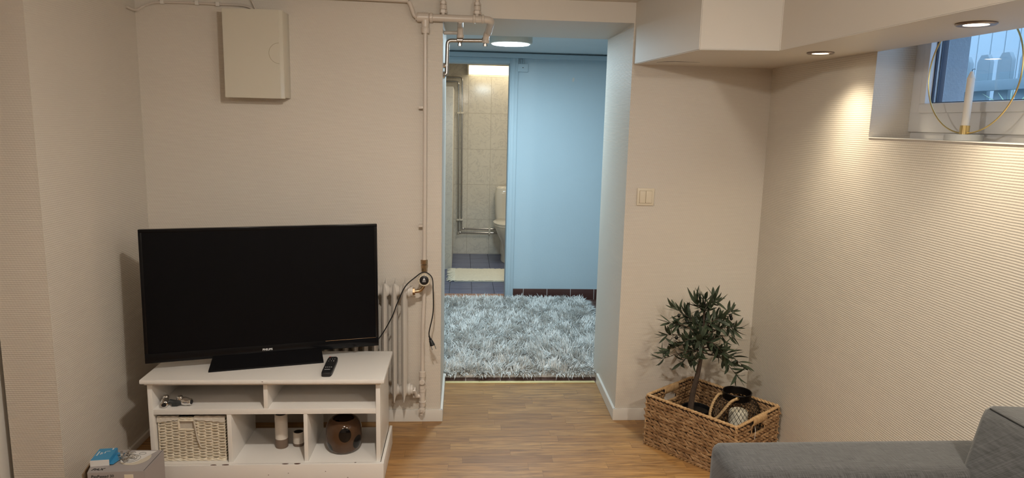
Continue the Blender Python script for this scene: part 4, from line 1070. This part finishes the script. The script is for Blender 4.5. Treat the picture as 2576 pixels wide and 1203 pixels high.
# ------------------------------------------------------------------ woven floor basket
BC = Vector((1.1645, 3.0145, 0)); BA = math.radians(-51.8)
def strand(b, c, d, nrm, L, w, th):
    d = d.normalized(); s = nrm.cross(d).normalized(); rings = []
    for q, f in ((-1, 0.12), (-0.62, 0.72), (0.0, 1.0), (0.62, 0.72), (1, 0.12)):
        p = c + d * (q * L / 2)
        rings.append([p + s * (math.cos(2 * PI * k / 6) * w / 2 * f) + nrm * (math.sin(2 * PI * k / 6) * th * f) for k in range(6)])
    loft(b, rings)
def floor_basket():
    t = thing('woven_basket', 'rectangular woven seagrass basket with handle holes on the floor', 'basket', BC, BA)
    hu, hv, H = 0.232, 0.181, 0.243
    rnd = random.Random(4)
    def panel(along, fixed, nrm, half, hole, name):
        nrm = Vector(nrm)
        def P(s, z, o=0.0): return Vector(fixed) + Vector(along) * s + Vector((0, 0, z)) + nrm * o
        def core(b):
            def slab(s0, s1, z0, z1):
                vs = [b.verts.new(P(s, z, o)) for o in (-0.003, 0.003) for z in (z0, z1) for s in (s0, s1)]
                for f in ((0, 1, 3, 2), (4, 6, 7, 5), (0, 4, 5, 1), (2, 3, 7, 6), (0, 2, 6, 4), (1, 5, 7, 3)): b.faces.new([vs[i] for i in f])
            if hole:
                slab(-half, -0.05, 0, H); slab(0.05, half, 0, H); slab(-0.05, 0.05, 0, 0.172); slab(-0.05, 0.05, 0.214, H)
            else: slab(-half, half, 0, H)
        def weave(b):
            rh = 0.0162; rows = int((H - 0.014) / rh); dl = 0.0265
            for r in range(rows):
                z = 0.012 + r * rh; sgn = 1 if r % 2 == 0 else -1; n = int(2 * half / dl)
                for k in range(n + 1):
                    s = -half + 0.012 + (2 * half - 0.024) * k / n + rnd.uniform(-.002, .002)
                    if hole and abs(s) < 0.062 and 0.160 < z < 0.226: continue
                    a = sgn * (0.30 + rnd.uniform(-.08, .08)) - 0.12
                    d = Vector(along) * math.cos(a) + Vector((0, 0, 1)) * math.sin(a)
                    strand(b, P(s, z + rnd.uniform(-.0012, .0012), rnd.uniform(-.0012, .0012)), d, nrm, 0.052 + rnd.uniform(-.007, .008), 0.0162, 0.0098)
        def rim(b):
            for z, rr in ((H, 0.0062), (0.004, 0.005)):
                for ph in (0, PI):
                    tube(b, [P(-half + 2 * half * k / 60, z + .0035 * math.sin(k * 1.25 + ph), .0035 * math.cos(k * 1.25 + ph)) for k in range(61)], rr * .8, 6)
            for s in (-half, half):
                for ph in (0, PI):
                    tube(b, [P(s + .003 * math.cos(k * 1.2 + ph), 0.003 + (H - 0.003) * k / 32, .003 * math.sin(k * 1.2 + ph)) for k in range(33)], 0.0042, 6)
            if hole:
                path = [(-0.056, 0.168), (0.056, 0.168), (0.056, 0.218), (-0.056, 0.218)]
                for i in range(4):
                    p, q = path[i], path[(i + 1) % 4]
                    tube(b, [P(p[0] + (q[0] - p[0]) * k / 10, p[1] + (q[1] - p[1]) * k / 10 + 0.0008 * math.sin(k * 2.4)) for k in range(11)], 0.0058, 7)
        def grip(b):
            n = 15
            for k in range(n):
                s = -0.052 + 0.104 * k / (n - 1)
                tube(b, [P(s + .002 * math.sin(a), 0.231 + 0.0165 * math.sin(a), 0.0105 * math.cos(a)) for a in [2 * PI * j / 12 for j in range(12)]], 0.0037, 6, closed=True)
        g = add(name, 'hyacore', core, t)
        add('weave', 'hyacinth', weave, g, 60)
        add('rim', 'hyacinth_rim', rim, g, 60)
        if hole: add('handle_grip', 'hyacinth_rim', grip, g, 60)
    panel((1, 0, 0), (0, -hv, 0), (0, -1, 0), hu, False, 'long_side')
    panel((1, 0, 0), (0, hv, 0), (0, 1, 0), hu, False, 'long_side')
    panel((0, 1, 0), (-hu, 0, 0), (-1, 0, 0), hv - 0.004, True, 'short_side')
    panel((0, 1, 0), (hu, 0, 0), (1, 0, 0), hv - 0.004, True, 'short_side')
    add('bottom', 'hyacore', lambda b: box(b, -hu, hu, -hv, hv, 0.0, 0.007), t)
    def bow(b):
        q = Vector((hu + 0.008, -0.040, 0.212))
        tube(b, smoothpath([q, q + Vector((.004, 0, -0.02)), q + Vector((.003, .002, -0.045)), q + Vector((.003, .002, -0.06))], 5), 0.0011, 5)
    add('tag_string', 'paper', bow, t)
floor_basket()

# ------------------------------------------------------------------ olive tree in its pot
def olive_tree():
    px, py, pz = 1.1445, 3.166, 0.0075
    t = thing('olive_tree', 'small artificial olive tree in a black pot inside the basket', 'plant', (px, py, pz))
    add('pot', 'pot', lambda b: lathe(b, [(0.050, 0.0), (0.053, 0.004), (0.064, 0.115), (0.069, 0.117), (0.070, 0.135), (0.067, 0.137), (0.064, 0.134), (0.062, 0.118), (0.0001, 0.117)], 40), t)
    add('soil', 'soil', lambda b: lathe(b, [(0.062, 0.118), (0.05, 0.124), (0.02, 0.128), (0.0001, 0.13)], 28), t)
    rnd = random.Random(21)
    trunk = [(-0.030, -0.01, 0.12), (-0.026, -0.012, 0.20), (-0.018, -0.025, 0.28), (-0.010, -0.035, 0.36), (-0.004, -0.04, 0.45), (-0.002, -0.04, 0.54), (-0.006, -0.038, 0.62), (-0.004, -0.036, 0.69)]
    def tr(b): tube(b, smoothpath(trunk, 5), [0.0145 - 0.0118 * (k / 35) ** 1.3 for k in range(36)], 10)
    add('trunk', 'bark', tr, t)
    TR = [Vector(p) for p in trunk]
    def on_trunk(z):
        for a, c in zip(TR, TR[1:]):
            if a.z <= z <= c.z: f = (z - a.z) / (c.z - a.z); return a * (1 - f) + c * f
        return TR[-1].copy()
    # (start height, tip) : tips follow the crown's outline
    BR = [(0.44, (-0.185, -0.03, 0.395)), (0.45, (-0.170, -0.07, 0.455)), (0.46, (-0.160, 0.01, 0.50)), (0.50, (-0.165, -0.04, 0.575)), (0.53, (-0.120, 0.02, 0.625)),
          (0.44, (0.190, -0.05, 0.375)), (0.43, (0.150, -0.09, 0.34)), (0.46, (0.150, 0.00, 0.50)), (0.50, (0.135, -0.06, 0.56)), (0.53, (0.130, -0.02, 0.625)),
          (0.55, (0.060, -0.10, 0.62)), (0.50, (-0.05, -0.15, 0.52)), (0.48, (0.05, -0.16, 0.47)), (0.46, (-0.07, -0.13, 0.42)), (0.47, (0.0, 0.06, 0.55)), (0.52, (-0.06, 0.04, 0.60)),
          (0.62, (0.030, -0.06, 0.69)), (0.62, (-0.045, -0.05, 0.67)), (0.45, (0.10, -0.10, 0.42)), (0.47, (-0.11, -0.09, 0.50)), (0.44, (-0.09, -0.02, 0.375))]
    branches = []
    for z, tip in BR:
        a = on_trunk(z); c = Vector(tip); mid = (a + c) / 2 + Vector((0, 0, 0.018)) + Vector((rnd.uniform(-.01, .01),) * 3)
        branches.append(smoothpath([a, mid, c], 6))
    branches.append([Vector(p) for p in smoothpath(trunk[4:], 5)])
    add('branches', 'bark', lambda b: [tube(b, p, [0.0035 - 0.0024 * k / (len(p) - 1) for k in range(len(p))], 5) for p in branches], t)
    def leaf(b, p, d, L, w, curl):
        d = d.normalized(); up = Vector((0, 0, 1)); s = d.cross(up)
        s = s.normalized() if s.length > 0.1 else Vector((1, 0, 0))
        s = (s + Vector((rnd.uniform(-.7, .7), rnd.uniform(-.7, .7), rnd.uniform(-.7, .7)))).normalized(); s = (s - d * s.dot(d)).normalized()
        nn = d.cross(s); prev = None; q = p.copy(); n = 6
        for k in range(n + 1):
            f = k / n; ww = w * math.sin(PI * min(1, f * 0.94 + 0.04)) ** 0.8
            off = nn * (-curl * L * f * f)
            c = p + d * (L * f) + off
            row = [b.verts.new(c - s * ww / 2 + nn * ww * .12), b.verts.new(c), b.verts.new(c + s * ww / 2 + nn * ww * .12)]
            if prev:
                b.faces.new((prev[0], prev[1], row[1], row[0])); b.faces.new((prev[1], prev[2], row[2], row[1]))
            prev = row
    def leaves(b):
        for bi, path in enumerate(branches):
            n = len(path)
            top = bi == len(branches) - 1
            for k in range(2 if not top else 1, n):
                for r in range(2):
                    if rnd.random() < 0.10: continue
                    p = path[k]; fw = (path[min(k + 1, n - 1)] - path[max(k - 1, 0)]).normalized()
                    side = Vector((rnd.gauss(0, 1), rnd.gauss(0, 1), rnd.gauss(0, 0.9))); side = (side - fw * side.dot(fw)).normalized()
                    leaf(b, p, fw * rnd.uniform(0.25, 1.0) + side, rnd.uniform(0.046, 0.072), rnd.uniform(0.0135, 0.0195), rnd.uniform(-0.6, 1.0))
            if not top:
                fw = (path[-1] - path[-3]).normalized()
                for r in range(3): leaf(b, path[-1], fw + Vector((rnd.uniform(-.6, .6), rnd.uniform(-.6, .6), rnd.uniform(-.5, .5))), rnd.uniform(0.050, 0.070), 0.0150, rnd.uniform(-.4, .7))
    add('foliage', 'leaf', leaves, t, 80)
    for (x, z) in ((-0.130, 0.612), (0.118, 0.612), (-0.020, 0.668), (-0.088, 0.582), (-0.135, 0.505), (0.122, 0.600)):
        add('olive', 'olive', lambda b, x=x, z=z: loft(b, [superring(x, -0.05, z + 0.010 * math.sin(a), 0.0075 * math.cos(a) + .0003, 0.0075 * math.cos(a) + .0003, 2, 12) for a in [-1.5 + 3.0 * k / 8 for k in range(9)]]), t, 80)
olive_tree()

# ------------------------------------------------------------------ wire lantern with candle
LN = (1.268, 2.985, 0.0075)
def lantern():
    t = thing('lantern', 'round black wire mesh lantern with rope handle in the basket', 'lantern', LN)
    prof = smoothpath([(0.070, 0, 0.004), (0.094, 0, 0.03), (0.108, 0, 0.08), (0.112, 0, 0.13), (0.110, 0, 0.19), (0.097, 0, 0.235), (0.072, 0, 0.258), (0.062, 0, 0.262)], 7)
    cum = [0.0]
    for a, c in zip(prof, prof[1:]): cum.append(cum[-1] + (c - a).length / max(0.5 * (a.x + c.x), .01))
    NH = 36
    def mesh(b):
        for sgn in (1, -1):
            for k in range(NH):
                pts = []
                for p, s in zip(prof, cum):
                    a = 2 * PI * k / NH + sgn * s * 0.62
                    pts.append((p.x * math.cos(a), p.x * math.sin(a), p.z))
                tube(b, pts, 0.0009, 4, caps=False)
    add('wire_mesh', 'wire', mesh, t, 60)
    add('base_plate', 'wire', lambda b: lathe(b, [(0.0001, 0.0), (0.072, 0.0), (0.074, 0.004), (0.070, 0.006), (0.0001, 0.006)], 40), t)
    add('collar', 'wire', lambda b: lathe(b, [(0.0625, 0.258), (0.0635, 0.262), (0.0635, 0.286), (0.066, 0.290), (0.064, 0.293), (0.0605, 0.290), (0.0605, 0.258)], 56, closed=True), t)
    # rope handle fallen to the left
    A = Vector((-0.062, 0.020, 0.272)); Bp = Vector((-0.024, -0.062, 0.280))
    ctrl = [A, Vector((-0.086, 0.006, 0.272)), Vector((-0.118, -0.022, 0.245)), Vector((-0.138, -0.045, 0.205)), Vector((-0.136, -0.062, 0.186)), Vector((-0.116, -0.074, 0.196)), Vector((-0.092, -0.084, 0.235)), Vector((-0.060, -0.080, 0.272)), Bp]
    path = smoothpath(ctrl, 14)
    P, T, N = frames(path)
    def rope(b):
        for s in range(3):
            pts = []
            for i, (p, tt, n) in enumerate(zip(P, T, N)):
                bb = tt.cross(n); a = i * 0.75 + s * 2 * PI / 3
                pts.append(p + (n * math.cos(a) + bb * math.sin(a)) * 0.0034)
            tube(b, pts, 0.0036, 7)
    add('rope_handle', 'rope', rope, t, 60)
    add('handle_ring', 'brass', lambda b: [tube(b, [q + Vector((0.008 * math.cos(a), 0, 0.008 * math.sin(a))) for a in [2 * PI * k / 16 for k in range(16)]], 0.0013, 6, closed=True) for q in (A, Bp)], t)
lantern()
t = thing('pillar_candle', 'thick ivory candle standing inside the wire mesh lantern', 'candle', (LN[0] + 0.004, LN[1] - 0.024, LN[2] + 0.0062))
add('wax', 'wax_led', lambda b: lathe(b, [(0.041, 0.0), (0.0425, 0.002), (0.0425, 0.192), (0.039, 0.202), (0.030, 0.207), (0.020, 0.199), (0.0001, 0.195)], 36), t)
add('wick', 'black', lambda b: tube(b, [(0, 0, 0.192), (0.002, 0, 0.205)], 0.001, 6), t)

# ------------------------------------------------------------------ ring candle holder on the window ledge
def ring_holder():
    x, y = 1.540, 2.090
    t = thing('ring_candle_holder', 'brass hoop candle holder on round marble foot on window ledge', 'candle holder', (x, y, 1.4716))
    add('marble_foot', 'marble', lambda b: lathe(b, [(0.051, 0.0), (0.053, 0.001), (0.053, 0.018), (0.0515, 0.0195), (0.0001, 0.0195)], 48), t)
    add('foot_pad', 'black', lambda b: lathe(b, [(0.0515, -0.0001), (0.0515, 0.001)], 40), t)
    def hoop(b):
        R, zc = 0.184, 0.0195 + 0.003 + 0.184
        d = Vector((math.sin(0.06), -math.cos(0.06), 0)) * -1
        tube(b, [Vector((0, 0, zc)) + d * (R * math.sin(a)) + Vector((0, 0, -R * math.cos(a))) for a in [2 * PI * k / 120 for k in range(120)]], 0.0024, 8, closed=True)
    add('hoop', 'brass', hoop, t, 60)
    add('cup', 'brass', lambda b: lathe(b, [(0.0135, 0.0197), (0.0135, 0.046), (0.0125, 0.0465), (0.0115, 0.046), (0.0115, 0.030), (0.0001, 0.030)], 28, (0, 0.0, 0)), t)
    c = thing('taper_candle', 'slim white unlit candle in the brass hoop holder', 'candle', (x, y, 1.4716 + 0.0305))
    add('wax', 'wax', lambda b: lathe(b, [(0.0105, 0.0), (0.011, 0.02), (0.0108, 0.155), (0.0114, 0.158), (0.0098, 0.161), (0.0055, 0.174), (0.004, 0.178), (0.0001, 0.179)], 28), c)
    add('wick', 'black', lambda b: tube(b, smoothpath([(0, 0, 0.178), (0.0, -0.001, 0.183), (0.001, -0.007, 0.185), (0.001, -0.012, 0.184)], 4), 0.0008, 6), c)
ring_holder()

# ------------------------------------------------------------------ sofa
def sofa():
    X0, X1, YA, YB = 0.682, 1.458, 1.560, 1.772
    t = thing('sofa', 'grey woven fabric sofa with rounded armrest against the right wall', 'sofa', (1.08, 0.9, 0))
    o = Vector((1.08, 0.9, 0))
    def B(x0, x1, y0, y1, z0, z1, bev, seg=4): return lambda b: box(b, x0 - o.x, x1 - o.x, y0 - o.y, y1 - o.y, z0, z1, bev, seg)
    add('armrest', 'sofa', B(X0, X1, YA, YB, 0.08, 0.652, 0.045), t, 50)
    add('armrest', 'sofa', B(X0, X1, -0.07, 0.15, 0.08, 0.652, 0.045), t, 50)
    add('base', 'sofa', B(X0 + .03, X1, 0.15, YA, 0.10, 0.28, 0.02), t, 50)
    for (y0, y1) in ((0.155, 0.852), (0.857, 1.555)):
        add('seat_cushion', 'sofa', B(X0 + .01, 1.34, y0, y1, 0.28, 0.43, 0.04), t, 50)
    def back(y0, y1):
        def f(b):
            prof = [(1.252, 0.44), (1.286, 0.60), (1.324, 0.785), (1.332, 0.806), (1.348, 0.816), (1.446, 0.812), (1.456, 0.74), (1.460, 0.44)]
            rings = []
            for y, s in ((y0, 0.0), (y0 + 0.004, 0.6), (y0 + 0.018, 1.0), (y1 - 0.018, 1.0), (y1 - 0.004, 0.6), (y1, 0.0)):
                rings.append([(px + (1 - s) * 0.012 * (1 if px < 1.42 else -0.3) - o.x, y - o.y, pz - (1 - s) * 0.012 * (1 if pz > .6 else -1)) for px, pz in prof])
            loft(b, rings)
        c = add('back_cushion', 'sofa', f, t, 50)
        add('seam', 'ink', lambda b: tube(b, [(1.336 - o.x, y0 + .02 - o.y, 0.811), (1.336 - o.x, y1 - .02 - o.y, 0.811)], 0.0018, 6), c)
    back(0.857, 1.612); back(0.13, 0.852)
    for (x, y) in ((0.77, -0.01), (0.77, 1.72), (1.40, -0.01), (1.40, 1.72)):
        add('leg', 'darkwood', lambda b, x=x, y=y: box(b, x - .02 - o.x, x + .02 - o.x, y - .02 - o.y, y + .02 - o.y, 0, 0.085, .003), t)
sofa()
